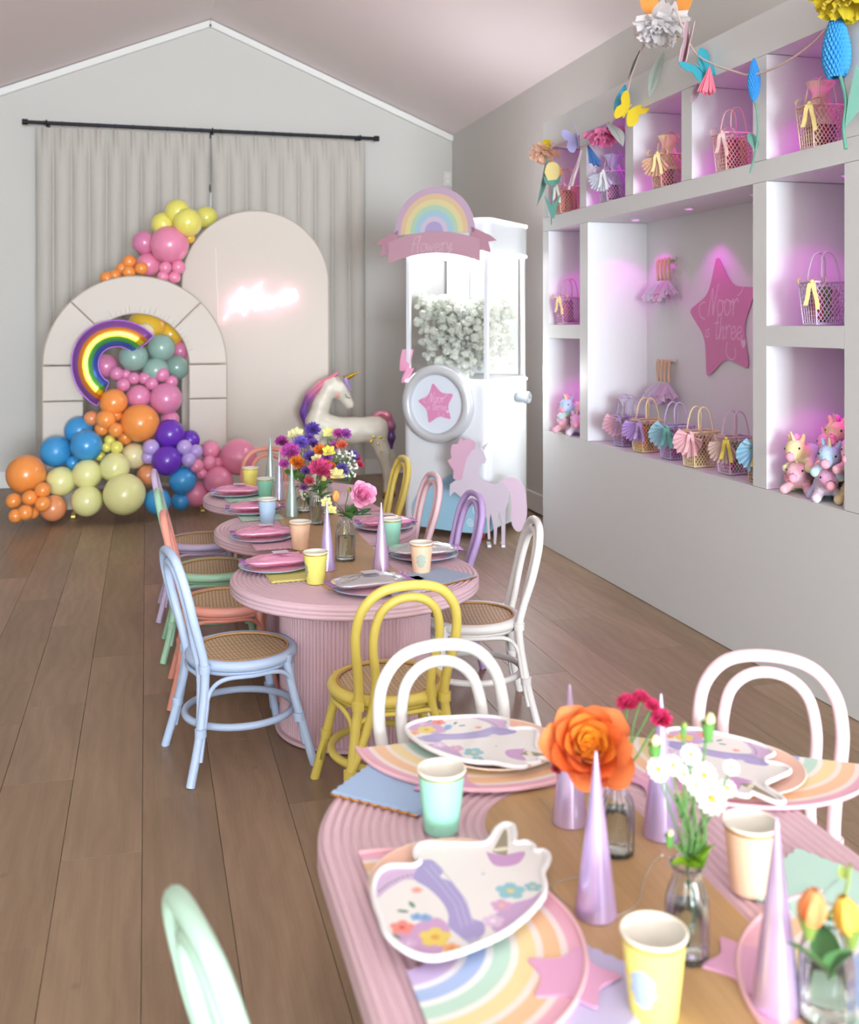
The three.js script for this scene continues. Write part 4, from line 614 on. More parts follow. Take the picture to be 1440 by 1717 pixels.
// the row in the big niche
const B = H.base + 0.001;
makeBasket('#b9a3c6', 2.26, B, 4.62, 0.1, 'lilac basket with a pale pink tulle puff, first of the row at the machine end', { tulle: ['#f0c4d2', 0], bow: '#b8a8cf', wrap: '#d8d4e0' });
makeBasket('#dcc08a', 2.245, B, 4.385, 0.15, 'cream gold lattice basket with a lilac tulle puff, second of the row', { tulle: ['#c3a4dc', 1], fill: ['#d97b5a', '#8b6a4a', '#c4b060'], bow: '#c3a4dc' });
makeBasket('#c2abd0', 2.25, B, 4.125, 0.1, 'lilac lattice basket with an aqua tulle puff, third of the row', { tulle: ['#a6d2dc', 2], bow: '#72c2b4' });
makeBasket('#e2cba0', 2.225, B, 3.878, 0.12, 'cream lattice basket with a blush tulle puff under the pink star', { tulle: ['#f3c6cb', 2, -0.3], fill: ['#b08a5a', '#7d6a52', '#c79a88'], bow: '#f0b4bc' });
makeBasket('#d2b4cc', 2.255, B, 3.655, 0.1, 'pinkish lilac lattice basket with a yellow bow and beige tulle, fifth of the row', { tulle: ['#e6cfc2', 1, -0.2], bow: '#e8d25a', fill: ['#d0446a', '#7a9a50', '#c65a86'] });
makeBasket('#d8bf9a', 2.25, B, 3.43, 0.1, 'cream lattice basket with a sky blue tulle puff half behind the divider', { tulle: ['#9cc9de', 2, -0.5], bow: '#e8c850' });
// one basket in each top niche and in the two side columns
const TB = H.band1 + 0.001;
makeBasket('#d3a98c', 2.20, TB, 5.235, 0, 'dusky pink basket with a pale green ribbon in the top niche beside the machine', { bow: '#dfe9dc', fill: ['#c46a5a', '#8a5a4a', '#b08a6a'] });
makeBasket('#b9a8bf', 2.205, TB, 4.66, 0, 'grey lilac basket with silver tulle in the second top niche from the machine', { bow: '#e2e2e6', wrap: '#c9d2e2', tulle: ['#dfe3ea', 1, -0.2] });
makeBasket('#cda68a', 2.21, TB, 4.12, 0, 'rose gold basket with yellow ribbons in the third top niche from the machine', { bow: '#ecd9a0', wrap: '#eadbb0', tulle: ['#efc9a8', 1, -0.1] });
makeBasket('#e2bfb6', 2.215, TB, 3.605, 0, 'blush basket with red filling in the fourth top niche from the machine', { bow: '#e6c4c0', fill: ['#c02c46', '#a8486a', '#d8b070'] });
makeBasket('#e4c4ba', 2.215, TB, 3.06, 0, 'blush basket with gold bow and blush tulle in the top niche above the plush toys', { bow: '#e6d48a', wrap: '#ecd2c0', fill: ['#a88a3a', '#b04a5a', '#8a6a8a'] });
makeBasket('#cda4c0', 2.22, H.mid1 + 0.001, 5.25, 0, 'small mauve basket with yellow bow in the column beside the machine', { bow: '#ecd9a0' });
makeBasket('#cdbcd4', 2.215, H.mid1 + 0.001, 3.045, 0, 'pale lilac basket with a yellow bow in the niche above the plush toys', { bow: '#e8d488', fill: ['#b7475f', '#6a8050', '#cfa0b8'] });

// plush unicorns: one soft body each
const plushBody = (cols) => blob((x, y, z) => {
  const p = V(x, y, z); let d = capsule(p, V(0, 0.045, -0.03), V(0, 0.05, 0.03), 0.038, 0.034);
  d = smin(d, capsule(p, V(0, 0.075, 0.062), V(0, 0.08, 0.07), 0.034, 0.034), 0.018); d = smin(d, capsule(p, V(0, 0.066, 0.09), V(0, 0.062, 0.104), 0.020, 0.018), 0.012);
  for (const s of [-1, 1]) { d = smin(d, capsule(p, V(s * 0.025, 0.03, 0.025), V(s * 0.042, 0.014, 0.07), 0.017, 0.016), 0.01); d = smin(d, capsule(p, V(s * 0.026, 0.03, -0.04), V(s * 0.05, 0.014, -0.012), 0.018, 0.017), 0.01); d = smin(d, capsule(p, V(s * 0.02, 0.105, 0.05), V(s * 0.028, 0.125, 0.048), 0.010, 0.006), 0.006); }
  d = smin(d, capsule(p, V(0, 0.06, -0.062), V(0, 0.04, -0.095), 0.014, 0.016), 0.012);
  return d + 0.0022 * noise.noise(x * 160, y * 160, z * 160);
}, V(0, 0.062, 0.004), 0.118, 46, (x, y, z) => { const s = (z + 0.09) / 0.19 + 0.25 * (y - 0.05) / 0.06, k = Math.max(0, Math.min(cols.length - 1.001, s * (cols.length - 1))), i = Math.floor(k); return Q(cols[i]).lerp(Q(cols[i + 1]), k - i); });
const plushKinds = [['#a4d6e2', '#f2e6b4', '#f6d2ac', '#f2bccb', '#f4c4cf'], ['#c6b4e0', '#b0dce2', '#bce4d2', '#eee7b8', '#efdca4'], ['#f0bcd0', '#d2bae2', '#bed2ea', '#ecd6e4', '#e4acd0'], ['#efc8d2', '#f3dab0', '#efe7bc', '#bcdde2', '#b4cde8']].map(plushBody);
const plushMat = new THREE.MeshPhysicalMaterial({ vertexColors: true, roughness: 1, sheen: 0.6, sheenColor: new THREE.Color('#ffffff'), sheenRoughness: 0.7 });
function makePlush(k, x, y, far, turn, tilt, roll, label, group) {
  const t = thing('plush_unicorn', label, 'plush toy', W(x, y, far), 0, group); t.rotation.set(tilt, turn, roll, 'YXZ');
  part(t, 'body', plushKinds[k], plushMat);
  part(t, 'horn', taper([V(0, 0.11, 0.07), V(0, 0.128, 0.077), V(0, 0.145, 0.084)], 0.008, 0.002, 6, 8), M('#f2e2b0', 0.4, { metalness: 0.3 }));
  part(t, 'muzzle', new THREE.SphereGeometry(0.0165, 14, 10).translate(0, 0.0605, 0.109), M('#f3a9bb', 0.9));
  for (const s of [-1, 1]) part(t, 'eye', new THREE.SphereGeometry(0.0042, 8, 6).translate(s * 0.026, 0.086, 0.089), M('#171717', 0.2));
  const mane = []; for (let i = 0; i < 7; i++) mane.push(new THREE.SphereGeometry(0.013, 8, 6).translate(0.004 * Math.sin(i * 2), 0.122 - 0.012 * i, 0.055 - 0.014 * i)); part(t, 'mane', merge(mane), M(['#7fc4d4', '#e99ac0', '#b28fd8', '#f0a0b4'][k], 1));
}
const LP = [[0, 2.235, 0.0, 3.19, -0.9, 0, 0, 'pink and yellow plush unicorn at the bottom of the large heap, by the white side'], [1, 2.245, 0.085, 3.17, -1.1, 0.1, 0.1, 'yellow headed plush unicorn sitting on top of the pink and yellow one'], [2, 2.225, 0.0, 3.04, -0.5, 0, 0.05, 'pink and lilac plush unicorn lying at the middle front of the large heap'], [3, 2.235, 0.09, 3.02, -0.9, 0.15, -0.1, 'blue banded plush unicorn in the middle of the large heap'], [0, 2.24, 0.0, 2.91, -0.4, 0.05, 0, 'aqua tailed plush unicorn at the front corner beside the outer divider'], [2, 2.35, 0.05, 3.12, -1.3, 0.2, 0.1, 'rosy lilac plush unicorn at the back, beneath the yellow headed one'], [1, 2.36, 0.15, 3.13, -1.0, 0.1, 0, 'cream and lilac plush unicorn near the top back of the large heap'], [2, 2.33, 0.17, 3.0, -0.8, 0, 0.1, 'magenta lit plush unicorn topmost of the large heap'], [3, 2.35, 0.03, 2.95, -0.7, 0.1, 0, 'blue and cream plush unicorn at the back of the large heap'], [0, 2.25, 0.10, 2.915, -1.0, 0, -0.1, 'pink headed plush unicorn high beside the outer divider'], [3, 2.30, 0.0, 3.215, -1.4, 0.1, 0.1, 'pale blue plush unicorn behind the pink and yellow one in the large heap'], [1, 2.31, 0.0, 3.06, -0.2, 0, 0.1, 'mint and lilac plush unicorn deep in the middle of the large heap'], [0, 2.42, 0.1, 3.22, -1.2, 0.1, 0.1, 'pink plush unicorn in the back corner of the large heap']];
for (const [k, x, y, f, a, b, c, l] of LP) makePlush(k, x, H.base + 0.002 + y, f, a, b, c, l, 'plush unicorns in the niche below the lilac basket');
for (const [k, x, y, f, a, b, c, l] of [[0, 2.215, 0, 5.27, -0.7, 0, 0, 'pink plush unicorn at the front of the small heap beside the machine'], [2, 2.22, 0, 5.13, -0.5, 0, 0, 'rose plush unicorn second in the small heap beside the machine'], [3, 2.225, 0.085, 5.19, -1.0, 0.1, 0, 'yellow and blue plush unicorn on top of the small heap beside the machine'], [1, 2.33, 0.08, 5.12, -0.9, 0.1, 0, 'lilac and mint plush unicorn at the back of the small heap beside the machine']]) makePlush(k, x, H.base + 0.002 + y, f, a, b, c, l, 'plush unicorns in the niche beside the machine');

// two hanging sets of tulle tutus on beige loops
function tutus(px, py, label, cols) {
  const p = onX(px, py, UB - 0.03), t = thing('hanging_tutus', label, 'tutu', p, -Math.PI / 2);        // local z faces the room
  part(t, 'hook_rail', merge([rbox(0.15, 0.014, 0.012, 0.003).translate(0, 0.105, -0.022), cyl(0.004, 0.004, 0.035, 8).rotateX(Math.PI / 2).translate(-0.05, 0.102, -0.005), cyl(0.004, 0.004, 0.035, 8).rotateX(Math.PI / 2).translate(0.05, 0.102, -0.005)]), M('#e9e2d8', 0.5));
  for (let i = 0; i < 4; i++) part(t, 'loop', tube([V(-0.055 + 0.037 * i, 0.0, 0), V(-0.062 + 0.037 * i, 0.05, 0.004), V(-0.052 + 0.037 * i, 0.105, 0.006), V(-0.042 + 0.037 * i, 0.1, 0.008), V(-0.046 + 0.037 * i, 0.05, 0.01), V(-0.042 + 0.037 * i, 0.0, 0.01)], 0.006, 30, 7), M('#d8b593', 0.6));
  // each skirt gathers at its waist below a loop and flares in ruffles; they fan out over the rail
  for (let i = 0; i < 4; i++) for (let k = 0; k < 2; k++) { const g = sheet(72, 8, (u, v) => { const a = (u - 0.5) * (3.4 - 0.3 * k), l = 0.010 + (0.062 - 0.014 * k) * v, ruff = 0.012 * v * Math.sin(u * 64 + i * 2 + k) + 0.006 * v * noise.noise(u * 9, v * 3, i + k * 7); return V(Math.sin(a) * (l * 0.85 + ruff), -0.01 - (0.088 - 0.03 * k) * v + 0.008 * v * Math.sin(u * 31 + i), 0.008 + Math.cos(a) * (l * 0.75 + ruff)); }); const m = part(t, 'tutu', g, M(cols[i], 0.9, { transmission: 0.3, thickness: 0, side: THREE.DoubleSide })); m.position.set(-0.054 + 0.036 * i, 0.002 * (i % 2), 0.004 * (i % 2)); m.rotation.z = -0.3 + 0.2 * i; }
}
tutus(1113, 470, 'pale tulle tutus hanging by beige loops, upper set in the big niche', ['#e9eaf0', '#e2e3ea', '#f0cfe2', '#e6d8e4']);
tutus(1113, 640, 'pale lilac tulle tutus hanging by beige loops, lower set above the baskets', ['#e4dce8', '#dcd6e2', '#e4c8de', '#e0d0e0']);
{
  const p = onX(1212, 537, UB - 0.004), t = thing('star_decal', 'large pink star with white lettering on the back of the big niche', 'decal', p, -Math.PI / 2);
  part(t, 'star', starShape(0.30, 0.003, 0.16), starMat);
}

// ---------- paper garland strung along the top of the unit ----------
const GX = 2.10, G = (px, py, x = GX) => onX(px, py, x);
function honeycomb(profile, cols = 15, rows = 13) {                  // puffed honeycomb paper: staggered diamond cells round an axis
  const half = profile, at = (s) => { const k = Math.min(half.length - 1.001, s * (half.length - 1)), i = Math.floor(k); return [half[i][0] + (half[i + 1][0] - half[i][0]) * (k - i), half[i][1] + (half[i + 1][1] - half[i][1]) * (k - i)]; };
  return sheet(cols * 8, rows * 6, (u, v) => { const q = at(v), a = u * Math.PI * 2, c = Math.abs(Math.sin(Math.PI * (u * cols + v * rows * 0.5))) * Math.abs(Math.sin(Math.PI * (u * cols - v * rows * 0.5))), r = q[0] * (1 - 0.34 * Math.pow(c, 0.6)) + 0.0004; return V(-r * Math.cos(a), q[1], r * Math.sin(a)); });
}
const prof = (h, r, f, n = 16) => Array.from({ length: n + 1 }, (_, i) => [r * f(i / n), h * (i / n - 0.5)]);
const paper = (c, r = 0.85) => M(c, r, { side: THREE.DoubleSide });
function petal(len, wid, cup, frill, seedAt) { return sheet(10, 8, (u, v) => { const s = (u - 0.5) * 2, w = wid * Math.sin(Math.PI * Math.pow(v, 0.75) * 0.8 + 0.12) * 0.5; return V(s * w, len * v * (1 - 0.10 * s * s) + 0.02 * v * Math.sin(s * 13 + seedAt), cup * (v * v * 0.6 + s * s * v * 0.35) * len + frill * v * Math.sin(s * 7 + seedAt)); }); }
const tissuePetals = [0, 1, 2].map((i) => petal(1, 0.85, [0.5, 0.2, -0.1][i], 0.05, i * 2));
function tissueFlower(name, label, pos, r, color, down, n = 24, cat = 'paper flower') {
  const t = thing(name, label, cat, pos), m = M(color, 1, { side: THREE.DoubleSide, transmission: 0.4, thickness: 0 }); t.quaternion.setFromUnitVectors(V(0, 1, 0), down.clone().normalize());
  for (let i = 0; i < n; i++) { const q = part(t, 'petal', tissuePetals[i % 3], m), a = i * 2.4; q.rotation.set(0, a, 0); q.rotateX(0.25 + 1.05 * i / n); q.scale.setScalar(r * (0.8 + 0.3 * i / n)); }
  return t;
}
const wing = (s) => slab([[0, 0], [0.25, 0.5], [0.75, 0.95], [1, 0.8], [0.95, 0.4], [0.7, 0.12], [0.85, -0.2], [0.75, -0.6], [0.45, -0.75], [0.15, -0.4]].map((p) => [s * p[0], p[1]]), 0.03, 0, true);
const wings = [wing(1), wing(-1)];
function butterfly(label, pos, size, color, a, b, turn, tilt) {
  const t = thing('paper_butterfly', label, 'butterfly', pos), m = paper(color); t.rotation.set(tilt[0], turn, tilt[1], 'YXZ');
  const w1 = part(t, 'wing', wings[0], m); w1.scale.setScalar(size); w1.rotation.y = -a; const w2 = part(t, 'wing', wings[1], m); w2.scale.setScalar(size); w2.rotation.y = b;
  part(t, 'body', taper([V(0, -0.5 * size, 0.01), V(0, 0, 0.014), V(0, 0.45 * size, 0.01)], 0.0035, 0.002, 8, 6), m);
}
function leafy(label, pts, w, color, cat = 'paper leaf', name = 'paper_leaf') {   // a flat leaf along a line of points
  const c = new THREE.CatmullRomCurve3(pts), t = thing(name, label, cat, pts[0]);
  part(t, 'blade', sheet(2, 14, (u, v) => { const p = c.getPoint(v).sub(pts[0]), k = w * Math.sin(Math.PI * Math.min(1, v * 0.96 + 0.04)); return p.addScaledVector(RIGHT, (u - 0.5) * k).add(V(0, 0, 0.006 * Math.abs(u - 0.5))); }), paper(color));
  part(t, 'stem', tube([pts[0].clone().sub(pts[0]), c.getPoint(0.5).sub(pts[0]).add(V(0, 0, 0.004)), c.getPoint(1).sub(pts[0])], 0.002, 14, 5), paper(color)); return t;
}
{
  const s = [[925, 240], [955, 248], [990, 240], [1018, 212], [1045, 178], [1058, 130], [1075, 85], [1102, 40], [1128, 14], [1145, 48], [1165, 88], [1196, 108], [1232, 120], [1258, 126], [1300, 113], [1345, 86], [1380, 55], [1415, 5]];
  const cordG = tube(s.map((p) => G(...p)), 0.004, 140, 6), hang = [[1123, 22], [1117, 4], [1108, -40]], hang2 = [[1126, 16], [1132, -6], [1146, -60]];
  const t = thing('garland_cord', 'cream twisted cord of the paper garland swagged along the top of the unit', 'cord'); const cm = M('#d9c3b8', 0.8);
  part(t, 'cord', cordG, cm); for (const h of [hang, hang2]) part(t, 'hanging_end', tube(h.map((p, i) => G(p[0], p[1], GX + 0.1 * i)), 0.004, 12, 6), cm);
  for (const [x, y, r] of [[925, 240, 0.012]]) part(t, 'knot', new THREE.SphereGeometry(r, 10, 8).translate(...G(x, y).toArray()), cm);
}
tissueFlower('tissue_flower', 'peach tissue paper flower hanging at the machine end of the garland', G(912, 252), 0.085, '#f0c9ac', V(-0.4, -1, 0.4));
{ const t = thing('paper_rosette', 'small yellow paper rosette knotted beside the peach tissue flower', 'paper flower', G(917, 243)); t.rotation.y = -0.6; part(t, 'rose', tube(Array.from({ length: 40 }, (_, i) => { const a = i * 0.55, r = 0.028 * (1 - i / 46); return V(r * Math.cos(a), r * Math.sin(a), 0.012 * i / 40); }), 0.006, 120, 6), paper('#e5cb1e')); }
{ // yellow paper tulip with a green cup
  const c = G(926, 289), k = 1 / perMetre(c), t = thing('paper_tulip', 'pale yellow paper tulip with green cup and leaves beside the peach tissue flower', 'paper flower', c), N = G(926, 289).sub(cam0).setY(0).normalize();
  t.rotation.y = -0.55; const S = (pts, z, sm = true) => slab(pts.map((p) => [p[0] * k, p[1] * k]), 0.004, 0, sm).translate(0, 0, z);
  part(t, 'petal', S([[-13, 0], [-9, 13], [0, 17], [9, 13], [13, 0], [8, -13], [-6, -14]], 0.004), paper('#e0cf8a')); part(t, 'petal', S([[-8, 2], [2, 14], [12, 10], [16, -2], [10, -12], [0, -12]], -0.004), paper('#eaa95a'));
  part(t, 'cup', S([[-15, -4], [-12, -18], [0, -24], [12, -18], [15, -4], [8, -13], [-7, -14]], 0.009, false), paper('#5d9587')); part(t, 'stem', tube([V(0, -22 * k, 0), V(0, -50 * k, 0.004), V(-2 * k, -88 * k, 0)], 0.003, 12, 6), paper('#5d9587'));
  part(t, 'leaf', S([[-2, -76], [-14, -38], [-6, -48], [0, -56], [6, -48], [14, -36], [3, -78]], 0.002, false), paper('#5d9587'));
}
leafy('slim green paper leaf hanging down past the end of the unit', [G(918, 258), G(912, 305), G(900, 345)], 0.03, '#6f9a8e');
butterfly('lavender paper butterfly perched on the top rail near the machine end', G(969, 234), 0.075, '#a9a6d6', 1.1, 0.2, -0.9, [0, 0.25]);
{ const t = thing('ribbon_tails', 'pale ribbon tails hanging between the first two top niches', 'ribbon', G(974, 252)); part(t, 'tail', merge([[-14, 60], [-20, 66]].map(([dx, dy], i) => { const e = G(974 + dx, 252 + dy).sub(t.position); return sheet(2, 14, (u, v) => V(e.x * v + (u - 0.5) * 0.012, e.y * v, e.z * v + 0.01 * Math.sin(v * 5 + i))); })), paper('#e3d6d6')); }
{ const t = thing('paper_tassel', 'blue fringed paper tassel under the cord by the pink tissue flower', 'tassel', G(984, 240)); const e = G(1000, 278).sub(t.position), L = []; for (let i = 0; i < 22; i++) { const a = i * 2.4, s = 0.028 * Math.sqrt((i + 1) / 22); L.push(sheet(1, 6, (u, v) => e.clone().multiplyScalar(v * (0.92 + 0.1 * Math.sin(i * 5))).add(V((s * Math.cos(a) + (u - 0.5) * 0.012) * v, 0, s * Math.sin(a) * v)))); } part(t, 'fringe', merge(L), paper('#4a7fc0')); }
tissueFlower('tissue_flower', 'bright pink tissue paper flower over the second top niche', G(1012, 218), 0.095, '#ee86b6', V(0.05, -1, 0.25));
leafy('grey green paper leaf behind the bright pink tissue flower', [G(1018, 205), G(1034, 222), G(1044, 246)], 0.06, '#a9aaa6');
{ const t = thing('honeycomb_drop', 'aqua honeycomb paper drop above the yellow butterfly', 'honeycomb', G(1041, 168)); part(t, 'paper', honeycomb(prof(0.15, 0.034, (s) => Math.pow(Math.sin(Math.PI * Math.min(1, s * 0.94 + 0.03)), 0.7) * (0.55 + 0.45 * (1 - s)))), paper('#5cb8d6')); t.rotation.z = -0.3; }
butterfly('yellow paper butterfly over the divider of the second and third top niches', G(1053, 186), 0.075, '#ddc42a', -0.35, 0.9, -0.7, [0, -0.6]);
tissueFlower('tissue_flower', 'white tissue paper flower hanging at the highest loop of the garland', G(1108, 36), 0.12, '#f1eeee', V(-0.25, -1, 0.3), 30);
butterfly('orange paper butterfly at the highest loop behind the white tissue flower', G(1113, 34, 2.14), 0.125, '#f4a04e', 0.4, -0.1, -0.75, [0.1, -0.25]);
leafy('pale green paper leaf and stem below the white tissue flower', [G(1112, 88), G(1098, 125), G(1088, 165)], 0.05, '#aab9ae');
leafy('slim dark stem below the white flower at the edge of the unit', [G(1072, 85), G(1062, 108), G(1053, 132)], 0.012, '#77776c', 'paper stalk', 'paper_stalk');
butterfly('pale pink paper butterfly seen edge on near the fourth top niche', G(1152, 84), 0.10, '#d9b9bf', 1.4, 1.35, -0.55, [0, -0.2]);
butterfly('teal paper butterfly beside the coral tassel', G(1176, 118), 0.078, '#3aa3b4', -0.5, 0.9, -0.6, [0, 0.75]);
leafy('pale grey paper ribbon under the teal butterfly', [G(1170, 140), G(1164, 160), G(1158, 174)], 0.03, '#b9a4ae', 'ribbon', 'paper_ribbon');
{ const t = thing('paper_tassel', 'coral pink fringed paper tassel beside the teal butterfly', 'tassel', G(1190, 109)), e = G(1185, 158).sub(t.position), L = []; for (let i = 0; i < 26; i++) { const a = i * 2.4, s = 0.034 * Math.sqrt((i + 1) / 26); L.push(sheet(1, 6, (u, v) => e.clone().multiplyScalar(v * (0.94 + 0.06 * Math.sin(i * 5))).add(V((s * Math.cos(a) + (u - 0.5) * 0.012) * v, 0, s * Math.sin(a) * v)))); } part(t, 'fringe', merge(L), paper('#ee8294')); }
const bud = (s) => Math.pow(Math.sin(Math.PI * (0.04 + 0.92 * s)), 0.75) * (1.1 - 0.35 * s);
{ const c = G(1264, 134), k = 1 / perMetre(c), t = thing('honeycomb_tulip', 'slim blue honeycomb tulip on a green stem before the fourth top niche', 'paper flower', c);
  part(t, 'bloom', honeycomb(prof(72 * k, 12 * k, bud)), paper('#3f9ade')); part(t, 'stem', tube([V(0, -34 * k, 0), ...[[1268, 180], [1270, 230], [1258, 290]].map((p) => G(...p).sub(c))], 0.004, 24, 6), paper('#6b9a8a'));
  const a = G(1268, 255).sub(c), b = G(1256, 222).sub(c); part(t, 'leaf', sheet(2, 10, (u, v) => a.clone().lerp(b, v).addScaledVector(RIGHT, (u - 0.5) * 0.04 * Math.sin(Math.PI * v) ).add(V(0, 0.01 * Math.sin(v * 3), 0))), paper('#5f9484')); }
{ const c = G(1402, 74), k = 1 / perMetre(c), t = thing('honeycomb_tulip', 'big blue honeycomb tulip on a green stem before the top niche above the plush toys', 'paper flower', c);
  part(t, 'bloom', honeycomb(prof(112 * k, 27 * k, (s) => Math.pow(Math.sin(Math.PI * (0.10 + 0.84 * s)), 0.6) * (1.15 - 0.6 * s)), 19, 15), paper('#45a4e4')); part(t, 'stem', tube([[1408, 125], [1418, 170], [1414, 215], [1418, 250]].map((p) => G(...p).sub(c)), 0.006, 24, 6), paper('#5f9a86'));
  const a = G(1416, 215).sub(c), b = G(1436, 108).sub(c); part(t, 'leaf', sheet(2, 12, (u, v) => a.clone().lerp(b, v).addScaledVector(RIGHT, (u - 0.5) * 0.05 * Math.sin(Math.PI * v) + 0.02 * Math.sin(Math.PI * v)), paper('#6b9a8a')), paper('#6b9a8a')); }
tissueFlower('tissue_flower', 'bright yellow tissue paper flower above the big blue honeycomb tulip', G(1428, -22), 0.125, '#e6d022', V(-0.25, -1, 0.2), 30);

// ---------- place settings ----------
const SY = TOP + 0.001;
const onTable = (px, py, y = TOP) => onY(px, py, y);
// flat print of the rainbow plate: rings of colour round its centre
const ringCols = [['#f2b9c9', 0.0], ['#f2b9c9', 0.30], ['#a9bfe6', 0.44], ['#eef0ee', 0.50], ['#bfe0cf', 0.56], ['#f2ede6', 0.62], ['#f0dca4', 0.67], ['#f4e8dc', 0.73], ['#f3c79c', 0.78], ['#f4e3dc', 0.84], ['#eab6cc', 0.89], ['#f0c6d2', 0.97]];
const ringTex = canvasTex(1024, 1024, (g, w) => { g.fillStyle = '#f0c2cf'; g.fillRect(0, 0, w, w); for (let i = ringCols.length - 1; i >= 0; i--) { g.fillStyle = ringCols[Math.min(i, ringCols.length - 1)][0]; g.beginPath(); g.arc(w / 2, w / 2, w / 2 * (i + 1 < ringCols.length ? ringCols[i + 1][1] : 1), 0, 7); g.fill(); } });
const halfTex = canvasTex(1024, 1024, (g, w) => { const b = [['#efb6cb', 1], ['#f4e6e2', 0.90], ['#f3c79c', 0.86], ['#f4e6dc', 0.77], ['#f0dca4', 0.73], ['#f2ede6', 0.64], ['#bfe0cf', 0.60], ['#eef0ee', 0.51], ['#a9bfe6', 0.47], ['#eceaf0', 0.38], ['#cdb9e2', 0.34]]; for (const [c, r] of b) { g.fillStyle = c; g.beginPath(); g.arc(w / 2, w / 2, w * 0.72 * r * (r === 1 ? 1 : 0.695), 0, 7); g.fill(); } });
const halfMat = new THREE.MeshPhysicalMaterial({ map: halfTex, roughness: 0.45 });
const ringMat = new THREE.MeshPhysicalMaterial({ map: ringTex, roughness: 0.45 });
const uvBy = (g, w, h, cx = 0, cz = 0) => { const p = g.attributes.position, uv = g.attributes.uv; for (let i = 0; i < p.count; i++) uv.setXY(i, (p.getX(i) - cx) / w + 0.5, 0.5 - (p.getZ(i) - cz) / h); return g; };
const flat = (g, y = 0) => g.rotateX(-Math.PI / 2).translate(0, y, 0);
// rainbow plate: half a disc whose straight side faces the sitter, with a star on its rim
const RR = 0.235, halfShape = (() => { const s = new THREE.Shape(); s.moveTo(0, -RR); s.absarc(0, 0, RR, -Math.PI / 2, Math.PI / 2, false); s.lineTo(0, 0.05); s.absarc(0, 0, 0.05, Math.PI / 2, -Math.PI / 2, true); s.closePath(); return s; })();
const halfGeo = uvBy(flat(new THREE.ExtrudeGeometry(halfShape, { depth: 0.0016, bevelEnabled: false, curveSegments: 36 })), 2 * RR, 2 * RR);
const halfRim = tube(Array.from({ length: 41 }, (_, i) => { const a = -Math.PI / 2 + Math.PI * i / 40; return V((RR - 0.003) * Math.cos(a), 0.003, (RR - 0.003) * Math.sin(a)); }), 0.0035, 90, 7);
const roundPlateGeo = uvBy(lathe([[0.0001, 0], [0.088, 0], [0.098, 0.004], [0.115, 0.010], [0.1155, 0.0115], [0.098, 0.0062], [0.087, 0.0022], [0.0001, 0.0022]], 56), 0.394, 0.394);
const rimCream = M('#f4e7e2', 0.4);
function starPlate(label, p, turn) {
  const t = thing('rainbow_plate', label, 'plate', p, turn);
  part(t, 'plate', halfGeo, halfMat); part(t, 'rim', halfRim, M('#f0bfc6', 0.45));
  part(t, 'star', flat(starShape(0.062, 0.002), 0.0018).rotateY(0.5).translate(0.185, 0, 0.115), M('#e3a9cc', 0.5)); return t;
}
// unicorn head plate: outline traced in metres on the tabletop
const uniC = onTable(765, 1510, TOP), toUni = (x, y) => { const p = onTable(560 + x / 3.6, 1380 + y / 3.6, TOP + 0.012).sub(uniC); return [p.x, -p.z]; };
const uniOutline = [[235, 480], [242, 420], [275, 360], [330, 328], [480, 322], [515, 300], [492, 262], [495, 215], [540, 190], [700, 190], [895, 190], [940, 165], [985, 95], [1030, 68], [1075, 75], [1092, 120], [1098, 182], [1160, 178], [1205, 205], [1215, 235], [1260, 232], [1293, 258], [1285, 310], [1258, 365], [1272, 440], [1262, 510], [1195, 600], [1120, 670], [1040, 730], [900, 800], [740, 862], [600, 892], [480, 868], [330, 760], [280, 640], [250, 560]].map((p) => toUni(...p));
const UW = 0.36, uniUV = (p) => [(p[0] / UW + 0.5) * 1024, (0.5 - p[1] / UW) * 1024];
